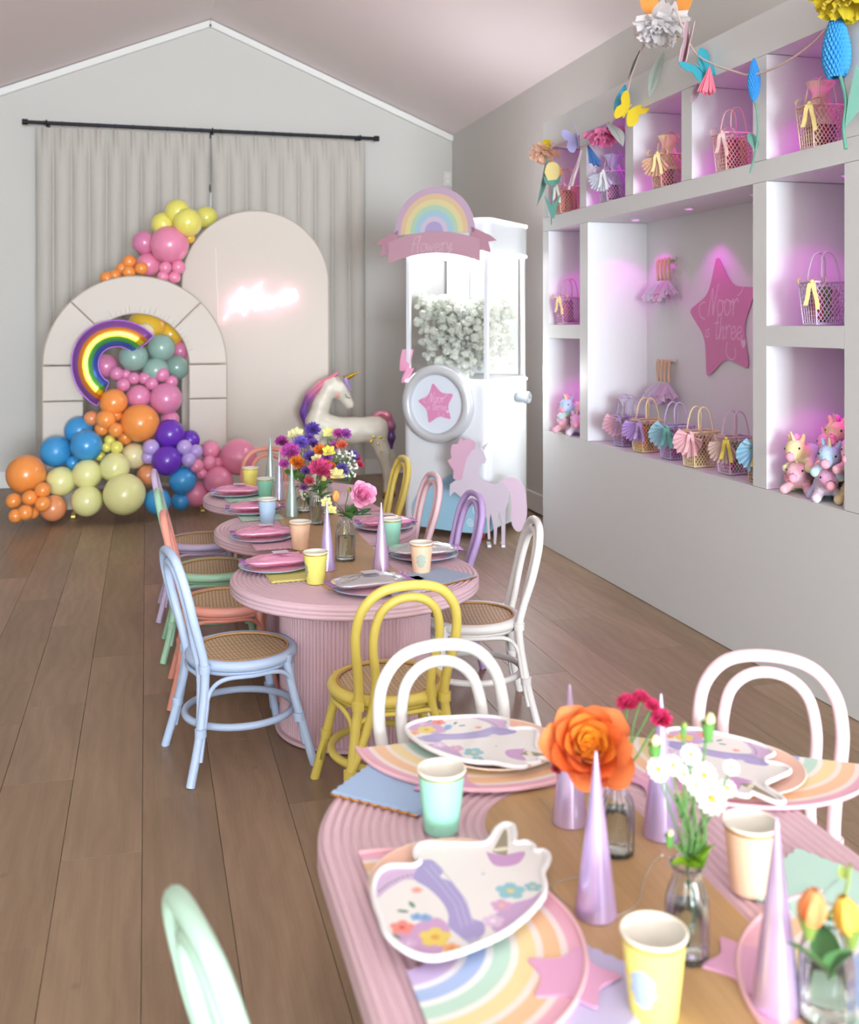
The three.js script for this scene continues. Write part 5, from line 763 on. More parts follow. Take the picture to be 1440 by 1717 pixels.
const uniTex = canvasTex(1024, 1024, (g) => {
  const pt = (x, y) => uniUV(toUni(x, y)), poly = (c, list) => { g.fillStyle = c; g.beginPath(); const s = new THREE.SplineCurve([...list, list[0]].map((q) => new THREE.Vector2(...pt(...q)))).getPoints(list.length * 8); s.forEach((q, i) => g[i ? 'lineTo' : 'moveTo'](q.x, q.y)); g.fill(); };
  const flower = (x, y, r, c, mid) => { const [a, b] = pt(x, y); g.fillStyle = c; for (let i = 0; i < 5; i++) { g.beginPath(); g.arc(a + r * Math.cos(i * 1.257), b + r * Math.sin(i * 1.257), r * 0.72, 0, 7); g.fill(); } g.fillStyle = mid; g.beginPath(); g.arc(a, b, r * 0.45, 0, 7); g.fill(); };
  g.fillStyle = '#ece9e6'; g.fillRect(0, 0, 1024, 1024);
  poly('#d6b9dc', [[235, 470], [260, 380], [330, 320], [500, 315], [510, 400], [420, 410], [320, 470], [260, 520]]);
  poly('#a99fd0', [[520, 290], [590, 285], [660, 350], [640, 390], [720, 430], [790, 540], [830, 640], [900, 670], [905, 740], [820, 790], [740, 740], [690, 690], [690, 620], [650, 540], [570, 460], [480, 400], [500, 340]]);
  g.strokeStyle = '#c4bde2'; g.lineWidth = 5; for (const k of [0, 1, 2]) { g.beginPath(); [[545, 330], [640, 440], [730, 560], [770, 700]].forEach(([x, y], i) => { const q = pt(x + 34 * k, y - 12 * k); g[i ? 'lineTo' : 'moveTo'](...q); }); g.stroke(); }
  poly('#c99bcb', [[915, 235], [960, 245], [1040, 250], [1150, 235], [1120, 300], [1040, 325], [960, 312]]); poly('#9a9076', [[955, 235], [1035, 95], [1045, 245], [1000, 250]]); poly('#e9e2cc', [[965, 215], [1040, 205], [1042, 225], [970, 232]]);
  poly('#cfa6cf', [[470, 690], [620, 640], [700, 720], [640, 860], [500, 850], [360, 740]]); poly('#c9a9d2', [[940, 640], [1060, 560], [1190, 520], [1250, 480], [1190, 590], [1040, 720], [960, 720]]);
  g.strokeStyle = '#6f8f84'; g.lineWidth = 13; g.setLineDash([9, 10]); g.beginPath(); [[270, 480], [330, 430], [400, 395], [470, 375]].forEach((q, i) => g[i ? 'lineTo' : 'moveTo'](...pt(...q))); g.stroke(); g.setLineDash([]);
  flower(410, 700, 26, '#ee9188', '#d8625a'); flower(500, 470, 13, '#f0b0a0', '#e08a78'); flower(500, 635, 15, '#8fb3dd', '#6a92c8'); flower(550, 640, 15, '#8fb3dd', '#6a92c8'); flower(610, 760, 34, '#ead36c', '#e2a64e'); flower(710, 830, 20, '#efb07a', '#e09050');
  flower(1065, 475, 34, '#8fc6cf', '#e0cf88'); flower(1200, 450, 20, '#8fc0c6', '#d8d0a0'); flower(1010, 565, 24, '#d8a9d0', '#ecc48a'); flower(960, 660, 24, '#e2c9e4', '#f3eaf4'); flower(850, 790, 18, '#b2b7d8', '#e0b8a0'); flower(1150, 650, 12, '#c86a78', '#a84858'); flower(450, 800, 18, '#d9b8dc', '#e8dff0');
  for (const [x, y, a] of [[415, 600, 0.5], [990, 740, -0.2], [470, 560, 1.4], [370, 755, 0.8], [900, 370, 0.1]]) { const [p, q] = pt(x, y); g.save(); g.translate(p, q); g.rotate(a); g.fillStyle = '#6f9482'; g.beginPath(); g.ellipse(0, 0, x === 900 ? 8 : 22, x === 900 ? 3 : 9, 0, 0, 7); g.fill(); g.restore(); }
});
const uniPlateGeo = (() => { const g = slab(uniOutline, 0.005, 0.002, true).rotateX(-Math.PI / 2); return uvBy(g, UW, UW); })();
const uniEdge = tube(uniOutline.map((p) => V(p[0], 0.0055, -p[1])), 0.0045, 220, 7, true);
const uniMat = new THREE.MeshPhysicalMaterial({ map: uniTex, roughness: 0.4 });
function unicornPlate(label, p, turn, s = 1) { const t = thing('unicorn_plate', label, 'plate', p, turn); const m = part(t, 'plate', uniPlateGeo, uniMat); part(t, 'raised_edge', uniEdge, M('#f2f0f0', 0.4)); t.scale.set(s, 1, s); return t; }
// scalloped paper napkin, folded square
const napkinGeo = (() => { const p = [], n = 9, a = 0.083; for (let side = 0; side < 4; side++) for (let i = 0; i < n * 6; i++) { const u = -a + 2 * a * i / (n * 6), b = a - 0.003 + 0.004 * Math.abs(Math.sin(i / 6 * Math.PI)); p.push(side === 0 ? [u, -b] : side === 1 ? [b, u] : side === 2 ? [-u, b] : [-b, -u]); } return slab(p, 0.004, 0.0008).rotateX(-Math.PI / 2); })();
const napkinFold = new THREE.BoxGeometry(0.158, 0.0012, 0.078).translate(0, 0.0047, 0.04);
function napkin(label, color, p, turn, trim) { const t = thing('paper_napkin', label, 'napkin', p, turn); part(t, 'sheet', napkinGeo, M(color, 0.85)); part(t, 'fold', napkinFold, M(color, 0.85)); if (trim) part(t, 'foil_edge', tube(Array.from({ length: 37 }, (_, i) => V(-0.081 + 0.162 * i / 36, 0.0025, 0.083 + 0.003 * Math.abs(Math.sin(i / 4 * Math.PI)))), 0.0018, 72, 5), M('#d8973f', 0.3, { metalness: 0.8 })); return t; }
// paper cups
const cupOut = lathe([[0.0001, 0.006], [0.0245, 0.006], [0.0255, 0.0], [0.0265, 0.001], [0.0362, 0.092]], 40), cupIn = lathe([[0.0353, 0.0935], [0.0257, 0.008], [0.0001, 0.007]], 40), cupRoll = new THREE.TorusGeometry(0.0365, 0.0021, 10, 44).rotateX(Math.PI / 2).translate(0, 0.0935, 0), cupBand = lathe([[0.03605, 0.0862], [0.03625, 0.0866], [0.03648, 0.0886], [0.0362, 0.089]], 40);
const blobSpot = (() => { const g = sheet(14, 10, (u, v) => { const a = (u - 0.5) * 0.95, y = 0.02 + 0.045 * v, r = 0.0265 + 0.0098 * (y - 0.001) / 0.091 + 0.0004; const s = Math.sqrt(Math.max(0, 1 - Math.pow(2 * v - 1, 2))) * (1 + 0.15 * Math.sin(v * 19)); return V(r * Math.sin(a * s), y, r * Math.cos(a * s)); }); return g; })();
function cup(label, color, p, spot, spotTurn = 0) { const t = thing('paper_cup', label, 'cup', p, spotTurn); part(t, 'wall', cupOut, M(color, 0.5)); part(t, 'lining', cupIn, M('#f5f1e6', 0.6), 'white lining'); part(t, 'rolled_rim', cupRoll, M('#f3ead8', 0.5)); part(t, 'gold_band', cupBand, M('#c9a25a', 0.35, { metalness: 0.6 })); if (spot) part(t, 'print', blobSpot, M(spot, 0.5, { side: THREE.DoubleSide }), 'printed cloud'); return t; }
const CUP = { mint: '#9fe0c6', yellow: '#f5ea7c', peach: '#f9cfae', blue: '#b5d3ee' };
// iridescent party cones
const film = (c, th, more = {}) => new THREE.MeshPhysicalMaterial({ color: c, roughness: 0.22, metalness: 0.55, iridescence: 1, iridescenceIOR: 1.9, iridescenceThicknessRange: [th, th], ...more });
const coneMats = [film('#dcc0f2', 330), film('#d3d6ea', 420), film('#c6e2d6', 300), film('#e2c2ee', 360)];
const coneGeo = lathe([[0.0001, 0.001], [0.0275, 0.001], [0.0278, 0.003], [0.0016, 0.214], [0.0001, 0.2155]], 40);
const coneSeam = sheet(2, 12, (u, v) => { const r = 0.0281 - 0.0262 * v, a = (u - 0.5) * 0.16 * (1 - 0.4 * v); return V(r * Math.sin(a), 0.003 + 0.211 * v, r * Math.cos(a)); });
function cone(label, k, p, turn = 0) { const t = thing('party_cone', label, 'cone', p, turn); part(t, 'cone', coneGeo, coneMats[k]); part(t, 'overlap', coneSeam, coneMats[k]); return t; }
// foil favour bags that lie on the plates
function bagGeo(sx, sz, seedAt) { const g = new THREE.SphereGeometry(1, 48, 28), p = g.attributes.position; for (let i = 0; i < p.count; i++) { const x = p.getX(i), y = p.getY(i), z = p.getZ(i), pw = (v, e) => Math.sign(v) * Math.pow(Math.abs(v), e); const X = pw(x, 0.6), Z = pw(z, 0.6); const edge = Math.max(Math.abs(X), Math.abs(Z)); p.setXYZ(i, X * sx, y * 0.02 * (1 - 0.5 * edge) + 0.007 * noise.noise(X * 3.5, Z * 3.5, seedAt) * (1 - edge * 0.7) + 0.003 * Math.abs(noise.noise(X * 9, Z * 7, seedAt)) + 0.016, Z * sz); } g.computeVertexNormals(); return g; }
const bagMats = [film('#f4a9c8', 480, { roughness: 0.2, metalness: 0.35 }), film('#d5d6dc', 420, { roughness: 0.16, metalness: 0.7 })];
function bag(label, k, p, turn, sx = 0.115, sz = 0.05, sd = 1) { const t = thing('favour_bag', label, 'favour bag', p, turn); part(t, 'pouch', bagGeo(sx, sz, sd), bagMats[k]); for (const s of [-1, 1]) part(t, 'crimped_end', sheet(12, 3, (u, v) => V(s * (sx * 0.97 + 0.018 * v), 0.016 + 0.003 * Math.sin(u * 26), (u - 0.5) * sz * (1.5 + 0.3 * v))), M('#c88ad8', 0.25, { metalness: 0.5, side: THREE.DoubleSide })); part(t, 'label_card', rbox(0.05, 0.001, 0.034, 0.0004).translate(0.005, 0.041, 0), M('#d8d2da', 0.5)); return t; }
function roundPlate(label, p, turn = 0) { const t = thing('round_plate', label, 'plate', p, turn); part(t, 'plate', roundPlateGeo, ringMat); part(t, 'rim', new THREE.TorusGeometry(0.1153, 0.0013, 6, 60).rotateX(Math.PI / 2).translate(0, 0.0108, 0), M('#a9c4dc', 0.4)); return t; }

// --- table closest to the camera
const at = (px, py, y = SY) => onTable(px, py, TOP).setY(y);
napkin('lilac scalloped napkin under the rainbow plate by the mint chair', '#c9c2e6', at(965, 1665), 0.6);
starPlate('rainbow shooting star plate under the unicorn plate by the mint chair', uniC.clone().add(V(-0.105, 0, 0.092)).setY(SY + 0.006), 0);
unicornPlate('unicorn head plate with a lavender mane beside the mint chair', uniC.clone().setY(SY + 0.0205), 0);
cup('mint green paper cup beside the pale blue napkin', CUP.mint, at(740, 1392));
napkin('pale blue scalloped napkin with a gold edge beside the mint cup', '#a9c3e4', at(668, 1318), -0.75, true);
starPlate('rainbow shooting star plate at the end by the white hoop chair', W(0.60, SY + 0.006, 1.85), -1.571);
unicornPlate('unicorn head plate lying at the end by the white hoop chair', at(818, 1262, SY + 0.0205), -1.68, 0.9);
starPlate('rainbow shooting star plate beside the blush pink chair', at(1228, 1300, SY + 0.001).add(V(0.06, 0, -0.09)), -2.15);
unicornPlate('unicorn head plate behind the daisies beside the blush pink chair', at(1225, 1298, SY + 0.016), -2.43, 0.9);
cup('peach paper cup beside the daisies', CUP.peach, at(1258, 1493), '#a9c6e4', 0.9);
napkin('mint scalloped napkin near the orange tulip', '#bfe2d4', at(1385, 1500), 0.5);
starPlate('rainbow plate lying beyond the tall foil cone by the tulips', at(1590, 1680), 3.14);
cup('yellow paper cup with a blue cloud print, closest to the camera', CUP.yellow, at(1096, 1701), '#a9bcd8', -0.9);
cone('lilac foil cone standing in front of the orange rose', 0, at(999, 1535));
cone('lilac foil cone behind the orange rose', 3, at(955, 1380));
cone('lilac foil cone between the pink carnations and the daisies', 0, at(1108, 1402));
cone('tall lilac foil cone beside the tulips, closest to the camera', 3, at(1302, 1690));
// fairy light wire
{ const t = thing('fairy_wire', 'thin clear fairy light wire curling over the oak strip of the closest table', 'wire'), c = [[905, 1340], [940, 1375], [985, 1400], [1010, 1440], [980, 1470], [925, 1490], [950, 1520], [1005, 1545], [1065, 1525], [1080, 1480], [1110, 1440], [1150, 1450]].map((p) => at(p[0], p[1], TOP + 0.004)); part(t, 'wire', tube(c, 0.0009, 120, 5), M('#e9e4da', 0.2, { transmission: 0.6, thickness: 0 })); for (let i = 1; i < c.length; i += 3) part(t, 'bead', new THREE.SphereGeometry(0.002, 8, 6).translate(c[i].x, c[i].y + 0.001, c[i].z), M('#f4efe2', 0.2)); }

const peachPlate = M('#f3c4b0', 0.45);
function peachRound(label, p) { const t = thing('round_plate', label, 'plate', p); part(t, 'plate', roundPlateGeo, peachPlate); part(t, 'rim', new THREE.TorusGeometry(0.1153, 0.0016, 6, 60).rotateX(Math.PI / 2).translate(0, 0.0108, 0), M('#f6dcc8', 0.4)); }
peachRound('peach round plate directly under the unicorn plate by the mint chair', uniC.clone().add(V(0.0, 0, -0.012)).setY(SY + 0.0085));
peachRound('peach round plate directly under the unicorn plate by the white hoop chair', at(830, 1264, SY + 0.0085));
peachRound('peach round plate directly under the unicorn plate behind the daisies', at(1232, 1298, SY + 0.004));

// --- the row, chair side towards the open floor
const L1 = [[0.395, 3.30], [0.40, 3.76], [0.42, 4.29], [0.39, 4.74]];
const names = ['beside the blue chair', 'beside the coral chair', 'beside the green chair', 'beside the grey lilac chair'];
L1.forEach(([x, f], i) => { roundPlate('round pastel ringed plate ' + names[i], W(x, SY + 0.005, f)); bag('pink foil favour bag on the plate ' + names[i], 0, W(x + 0.01, SY + 0.012, f), 0.12 - 0.1 * i, 0.105, 0.05, 3 + i * 5); });
napkin('yellow napkin under the plate beside the blue chair', '#ddd27c', W(0.44, SY, 3.205), 0.06);
napkin('pink napkin under the plate beside the coral chair', '#e6b4c4', W(0.44, SY, 3.66), 0.05); napkin('pale green napkin under the plate beside the green chair', '#bfd8c4', W(0.44, SY, 4.2), 0.05); napkin('mint napkin under the plate beside the grey lilac chair', '#b9dcc8', W(0.42, SY, 4.645), 0.05);
cup('yellow paper cup beside the blue chair setting', CUP.yellow, W(0.489, SY, 3.087), '#b9b48a', -1.4); cup('peach paper cup beside the coral chair setting', CUP.peach, W(0.512, SY, 3.57)); cup('pale blue paper cup beside the green chair setting', CUP.blue, W(0.455, SY, 4.065)); cup('green paper cup beside the grey lilac chair setting', '#8ed0b0', W(0.506, SY, 4.60)); cup('yellow paper cup at the balloon end of the row', CUP.yellow, W(0.475, SY, 4.96));
// --- the shelf side and the near end
roundPlate('round pastel ringed plate at the near end under the yellow chair back', W(0.63, SY + 0.005, 2.96)); bag('crumpled silver foil favour bag at the near end behind the yellow chair', 1, W(0.625, SY + 0.012, 2.965), 0.15, 0.11, 0.055, 21); napkin('lilac napkin at the near end behind the yellow chair', '#c8b9dc', W(0.74, SY, 2.98), 0.2);
roundPlate('round pastel ringed plate beside the white chair on the shelf side', W(0.885, SY + 0.005, 3.33)); bag('shiny silver foil favour bag on the plate beside the white chair', 1, W(0.885, SY + 0.012, 3.33), -0.1, 0.115, 0.06, 33); napkin('blue grey napkin with a gold foil corner beside the peach cup', '#a7b7cf', W(0.865, SY, 3.06), 0.5, true);
roundPlate('round pastel ringed plate beside the purple chair', W(0.87, SY + 0.005, 3.84)); bag('pale pink foil favour bag on the plate beside the purple chair', 0, W(0.875, SY + 0.012, 3.84), -0.05, 0.1, 0.05, 44); napkin('dusty pink napkin beside the far pink chair', '#d3a4b2', W(0.86, SY, 4.28), 0.1);
cup('mint paper cup beside the purple chair setting', CUP.mint, W(0.827, SY, 3.537)); cup('peach paper cup with a sage cloud print beside the white chair setting', CUP.peach, W(0.828, SY, 3.13), '#b9c4b4', -0.3);
cone('lilac foil cone at the near end of the row, on the open floor side', 0, at(548, 957)); cone('lilac foil cone at the near end of the row, on the shelf side', 3, at(639, 958)); cone('pale green foil cone beside the pale blue cup', 2, at(489, 866)); cone('grey lilac foil cone behind the pale green one', 1, at(468, 838)); cone('mint foil cone at the balloon end of the row', 2, at(453, 808));

// ---------- vases and flowers ----------
const clearGlass = new THREE.MeshPhysicalMaterial({ color: '#ffffff', roughness: 0.03, transmission: 1, thickness: 0, ior: 1.45 });
const solidGlass = new THREE.MeshPhysicalMaterial({ color: '#f4f8f6', roughness: 0.04, transmission: 1, thickness: 0.02, ior: 1.45 });
const water = new THREE.MeshPhysicalMaterial({ color: '#eef4f0', roughness: 0.02, transmission: 1, thickness: 0.03, ior: 1.33 });
const green = (c) => M(c, 0.6, { side: THREE.DoubleSide });
function ribbedVase(prof, ribs, amp) { const g = lathe(prof, ribs * 6), p = g.attributes.position; for (let i = 0; i < p.count; i++) { const x = p.getX(i), z = p.getZ(i), r = Math.hypot(x, z); if (r < 0.004) continue; const k = 1 - amp * (0.5 + 0.5 * Math.cos(Math.atan2(z, x) * ribs)) / r; p.setX(i, x * k); p.setZ(i, z * k); } g.computeVertexNormals(); return g; }
function vase(label, pos, { r = 0.031, h = 0.12, neck = 0.016, ribs = 16, fill = 0.07 }) {
  const t = thing('glass_vase', label, 'vase', pos);
  const prof = [[0.0001, 0.004], [r * 0.9, 0.004], [r, 0.010], [r, h * 0.58], [r * 0.93, h * 0.68], [neck * 1.15, h * 0.82], [neck, h * 0.9], [neck * 1.05, h * 0.97], [neck * 1.3, h]];
  const inner = prof.slice().reverse().map((q) => [Math.max(0.0001, q[0] - 0.0034), q[1] < 0.005 ? 0.0068 : q[1]]);
  part(t, 'body', ribbedVase([...prof, ...inner], ribs, 0.0014), solidGlass); part(t, 'base', lathe([[0.0001, 0], [r * 0.85, 0], [r * 0.95, 0.003], [r * 0.9, 0.0065], [0.0001, 0.007]], 32), solidGlass); part(t, 'lip', new THREE.TorusGeometry(neck * 1.3, 0.0016, 8, 32).rotateX(Math.PI / 2).translate(0, h, 0), solidGlass);
  part(t, 'water', lathe([[0.0001, 0.0075], [r * 0.84, 0.0075], [r * 0.84, 0.014], [r * 0.84, Math.min(fill, h * 0.55)], [0.0001, Math.min(fill, h * 0.55)]], 32), water);
  return t;
}
const mouth = (p, h) => p.clone().add(V(0, h, 0));
// petals for roses, carnations, simple flowers
const rosePetal = [0, 1, 2].map((i) => sheet(8, 8, (u, v) => { const s = (u - 0.5) * 2, w = (0.35 + 0.75 * Math.sin(Math.PI * Math.min(1, v * 0.62 + 0.08))) * 0.62; const curl = Math.pow(v, 4) * 0.18; return V(Math.sin(s * 0.9) * w, v * (1 - 0.10 * s * s) * 0.95 + 0.02 * Math.sin(s * 6 + i), -0.38 * (1 - Math.cos(s * 0.95)) * 1.4 * (0.4 + v) * 0.9 + curl + 0.28 * Math.sin(v * Math.PI * 0.6) * 0.6 + 0.02 * Math.sin(s * 5 + i * 2) * v); }));
const rosePetalIn = rosePetal;
const stemTo = (t, from, to, c, r = 0.0018, bend = 0.01) => { const a = from.clone().sub(t.position), b = to.clone().sub(t.position); part(t, 'stem', tube([a, a.clone().lerp(b, 0.35).add(V(rr(-bend, bend), 0, rr(-bend, bend))), a.clone().lerp(b, 0.75), b], r, 14, 6), green(c)); };
function rose(label, pos, r, colors, foot, facing = V(0, 1, 0.35), n = 26, cat = 'flower', name = 'rose') {
  const t = thing(name, label, cat, pos), head = new THREE.Group(); head.name = 'bloom'; t.add(head); head.quaternion.setFromUnitVectors(V(0, 1, 0), facing.clone().normalize());
  const ms = colors.map((c) => M(c, 0.7, { side: THREE.DoubleSide, transmission: 0.12, thickness: 0 }));
  for (let i = 0; i < n; i++) { const f = i / (n - 1), q = part(head, 'petal', rosePetal[i % 3], ms[Math.min(ms.length - 1, Math.floor(f * ms.length))]); const a = i * 2.39996, sc = r * (0.5 + 0.55 * f);
    q.rotation.set(0, a, 0); q.translateZ(r * 0.40 * Math.pow(f, 0.8) * 0.9); q.translateY(-r * 0.45 + r * 0.22 * (1 - f)); q.rotateX(-0.28 + 1.02 * Math.pow(f, 1.2)); q.scale.set(sc * 0.95, sc * (1.05 - 0.12 * f), sc); }
  part(head, 'heart', new THREE.SphereGeometry(r * 0.3, 12, 8).scale(1, 0.9, 1).translate(0, -r * 0.1, 0), ms[0]);
  if (foot) { part(head, 'calyx', taper([V(0, -r * 0.75, 0), V(0, -r * 0.5, 0), V(0, -r * 0.28, 0)], r * 0.08, r * 0.3, 6, 10), green('#5d8a3a')); stemTo(t, foot, pos.clone().add(V(0, -r * 0.55, 0)), '#5a8a45', 0.0026); }
  return t;
}
const frillGeo = (() => { const L = []; for (let i = 0; i < 26; i++) { const f = i / 25, g = sheet(6, 3, (u, v) => { const s = (u - 0.5) * 2; return V(s * 0.34 * v, v * (0.62 + 0.14 * Math.sin(u * 17 + i)), 0.07 * v * Math.sin(u * 12 + i)); }); g.rotateX(0.1 + 1.25 * f); g.rotateY(i * 2.4); L.push(g); } return merge(L); })();
const simpleGeo = (() => { const L = []; for (let i = 0; i < 6; i++) { const g = sheet(4, 4, (u, v) => { const s = (u - 0.5) * 2; return V(s * 0.42 * Math.sin(Math.PI * (0.12 + 0.8 * v)), v, 0.25 * v * v + 0.1 * s * s); }); g.rotateX(0.75 + 0.25 * (i % 2)); g.rotateY(i * Math.PI / 3); L.push(g); } return merge(L); })();
const tulipGeo = (() => { const L = []; for (let i = 0; i < 6; i++) { const g = sheet(6, 8, (u, v) => { const s = (u - 0.5) * 2, w = 0.5 * Math.sin(Math.PI * (0.1 + 0.84 * v)); return V(Math.sin(s) * w, v * 1.35, 0.42 * Math.sin(Math.PI * Math.min(1, 0.15 + v * 0.72)) * (i % 2 ? 0.92 : 1.05) - 0.25 * (1 - Math.cos(s)) * w * 2); }); g.rotateY(i * Math.PI / 3); L.push(g); } return merge(L); })();
const heartGeo = new THREE.SphereGeometry(0.24, 8, 6).translate(0, 0.2, 0);
function bloom(name, label, px, py, d, r, geo, color, foot, heart, dir = V(0, 0.9, 1.0), cat = 'flower') {
  const pos = atDepth(px, py, d), t = thing(name, label, cat, pos), m = part(t, 'bloom', geo, M(color, 0.75, { side: THREE.DoubleSide, transmission: 0.1, thickness: 0 }));
  m.scale.setScalar(r); m.quaternion.setFromUnitVectors(V(0, 1, 0), dir.clone().add(V(rr(-0.3, 0.3), 0, rr(-0.3, 0.3))).normalize());
  if (heart) { const h = part(t, 'heart', heartGeo, M(heart, 0.8)); h.scale.setScalar(r); h.quaternion.copy(m.quaternion); }
  if (foot) stemTo(t, foot, pos, '#5f8a4c', 0.0016, 0.012); return t;
}
const leafGeo = sheet(6, 10, (u, v) => { const s = (u - 0.5) * 2; return V(s * 0.3 * Math.sin(Math.PI * Math.pow(v, 0.8)) , v, 0.18 * v * v - 0.09 * s * s * Math.sin(Math.PI * v)); });
function sprig(label, base, tip, leaves, size, c, name = 'leafy_sprig') { const t = thing(name, label, 'foliage', base); const e = tip.clone().sub(base), m = green(c); part(t, 'stem', tube([V(0, 0, 0), e.clone().multiplyScalar(0.5).add(V(0.006, 0, 0.004)), e], 0.0018, 14, 6), m); for (let i = 0; i < leaves; i++) { const q = part(t, 'leaf', leafGeo, m); q.position.copy(e).multiplyScalar(0.45 + 0.55 * i / leaves); q.rotation.set(rr(0.3, 1.2), i * 2.4, rr(-0.3, 0.3), 'YXZ'); q.scale.setScalar(size * rr(0.8, 1.15)); } return t; }

{ // closest table
  const A = onTable(1034, 1432, TOP).setY(SY), Bv = onTable(1152, 1606, TOP).setY(SY), C = onTable(1385, 1715, TOP).setY(SY);
  vase('small ribbed glass bud vase holding the orange rose', A, { r: 0.026, h: 0.115, neck: 0.013, ribs: 12 }); vase('clear ribbed glass vase holding the daisies and cream buds', Bv, { r: 0.027, h: 0.115, neck: 0.017, ribs: 12 }); vase('glass vase holding the orange tulips', C, { r: 0.03, h: 0.12, neck: 0.02, ribs: 12 });
  const am = mouth(A, 0.112), bm = mouth(Bv, 0.112), cm = mouth(C, 0.115), ab = mouth(A, 0.015), bb = mouth(Bv, 0.015);
  rose('big open orange rose in the small bud vase', atDepth(987, 1252, 1.50), 0.060, ['#f6a11e', '#f39a24', '#f08328', '#ec6f2e', '#f28a4c'], am, V(-0.25, 0.75, 0.75), 30);
  for (const [x, y, r, l] of [[1052, 1184, 0.026, 'magenta carnation highest beside the orange rose'], [1074, 1174, 0.021, 'magenta carnation behind the first two by the orange rose'], [1108, 1208, 0.025, 'magenta carnation just above the cream bud'], [1092, 1186, 0.019, 'small magenta carnation between the other carnations']]) bloom('carnation', l, x, y, 1.53, r, frillGeo, '#dc2f6c', am, null, V(0, 1, 0.6));
  bloom('carnation', 'coral carnation half hidden below the orange rose', 932, 1290, 1.53, 0.014, frillGeo, '#d85868', am); bloom('carnation', 'red carnation hidden beside the orange rose', 1042, 1262, 1.55, 0.014, frillGeo, '#e0485c', am);
  sprig('green rose leaves under the orange rose', am, atDepth(1040, 1300, 1.5), 4, 0.026, '#4f8a2c');
  for (const [x, y, r, l] of [[1098, 1248, 0.016, 'cream bud on the stem in front of the magenta carnations'], [1187, 1212, 0.017, 'cream bud at the top of the daisy vase'], [1144, 1341, 0.016, 'cream bud in the middle of the daisy vase'], [1122, 1398, 0.011, 'small cream bud low over the daisy vase'], [1146, 1215, 0.009, 'thin green closed bud beside the top cream bud']]) { const t = bloom('cream_bud', l, x, y + 6, 1.28, r * 0.72, tulipGeo, r < 0.01 ? '#a9c26a' : '#efeeb0', bm, null, V(0, 1, 0.1)); part(t, 'sepal', taper([V(0, -r * 1.1, 0), V(0, -r * 0.3, 0), V(0, r * 0.3, 0)], r * 0.25, r * 0.55, 6, 9), green('#5f9a48')); }
  const daisyGeo = (() => { const L = []; for (let i = 0; i < 14; i++) { const g = sheet(2, 4, (u, v) => V((u - 0.5) * 0.42 * Math.sin(Math.PI * (0.15 + 0.75 * v)), 0.15 + 0.85 * v, 0.05 * v)); g.rotateX(1.35); g.rotateY(i / 14 * Math.PI * 2); L.push(g); } return merge(L); })();
  [[1102, 1291, 'in front of the foil cone'], [1128, 1284, 'behind and above the first'], [1158, 1266, 'at the back, highest of all'], [1180, 1301, 'over the unicorn plate'], [1168, 1318, 'lying lowest over the plate rim'], [1193, 1340, 'largest of all'], [1219, 1323, 'small, at the plate side'], [1226, 1288, 'tiny, at the plate edge'], [1146, 1300, 'half turned, in the middle']].forEach(([x, y, l], i) => bloom('daisy', 'white daisy with yellow eye in the clear vase, ' + l, x, y, 1.27, [0.015, 0.013, 0.013, 0.016, 0.014, 0.019, 0.012, 0.010, 0.012][i], daisyGeo, '#f6f5ee', bm, '#e8b830', V(-0.1, 0.7, 0.9)));
  sprig('bright green leaves hanging from the daisy vase', bm, atDepth(1178, 1452, 1.26), 5, 0.036, '#86b51e'); sprig('fresh green leaves in the middle of the daisy stems', bm, atDepth(1168, 1405, 1.29), 4, 0.028, '#7fae3c'); sprig('dark stems standing in the water of the daisy vase', bb, bm, 2, 0.014, '#3f6340');
  for (const [x, y, l, c] of [[1356, 1555, 'orange tulip bud beside the tall foil cone', '#f29a5e'], [1428, 1570, 'yellow and orange tulip at the edge of the picture', '#ecc050']]) { const t = bloom('tulip', l, x, y, 1.06, 0.029, tulipGeo, c, cm, null, V(0.05, 1, 0.05)); part(t, 'sepal', taper([V(0, -0.012, 0), V(0, 0, 0), V(0, 0.012, 0)], 0.004, 0.012, 6, 9), green('#7f9a48')); }
  sprig('broad green tulip leaves in the vase closest to the camera', mouth(C, 0.06), atDepth(1390, 1640, 1.07), 4, 0.05, '#4f7f4a'); sprig('slim green shoot above the tulips', cm, atDepth(1425, 1450, 1.1), 2, 0.02, '#a3b85c');
}
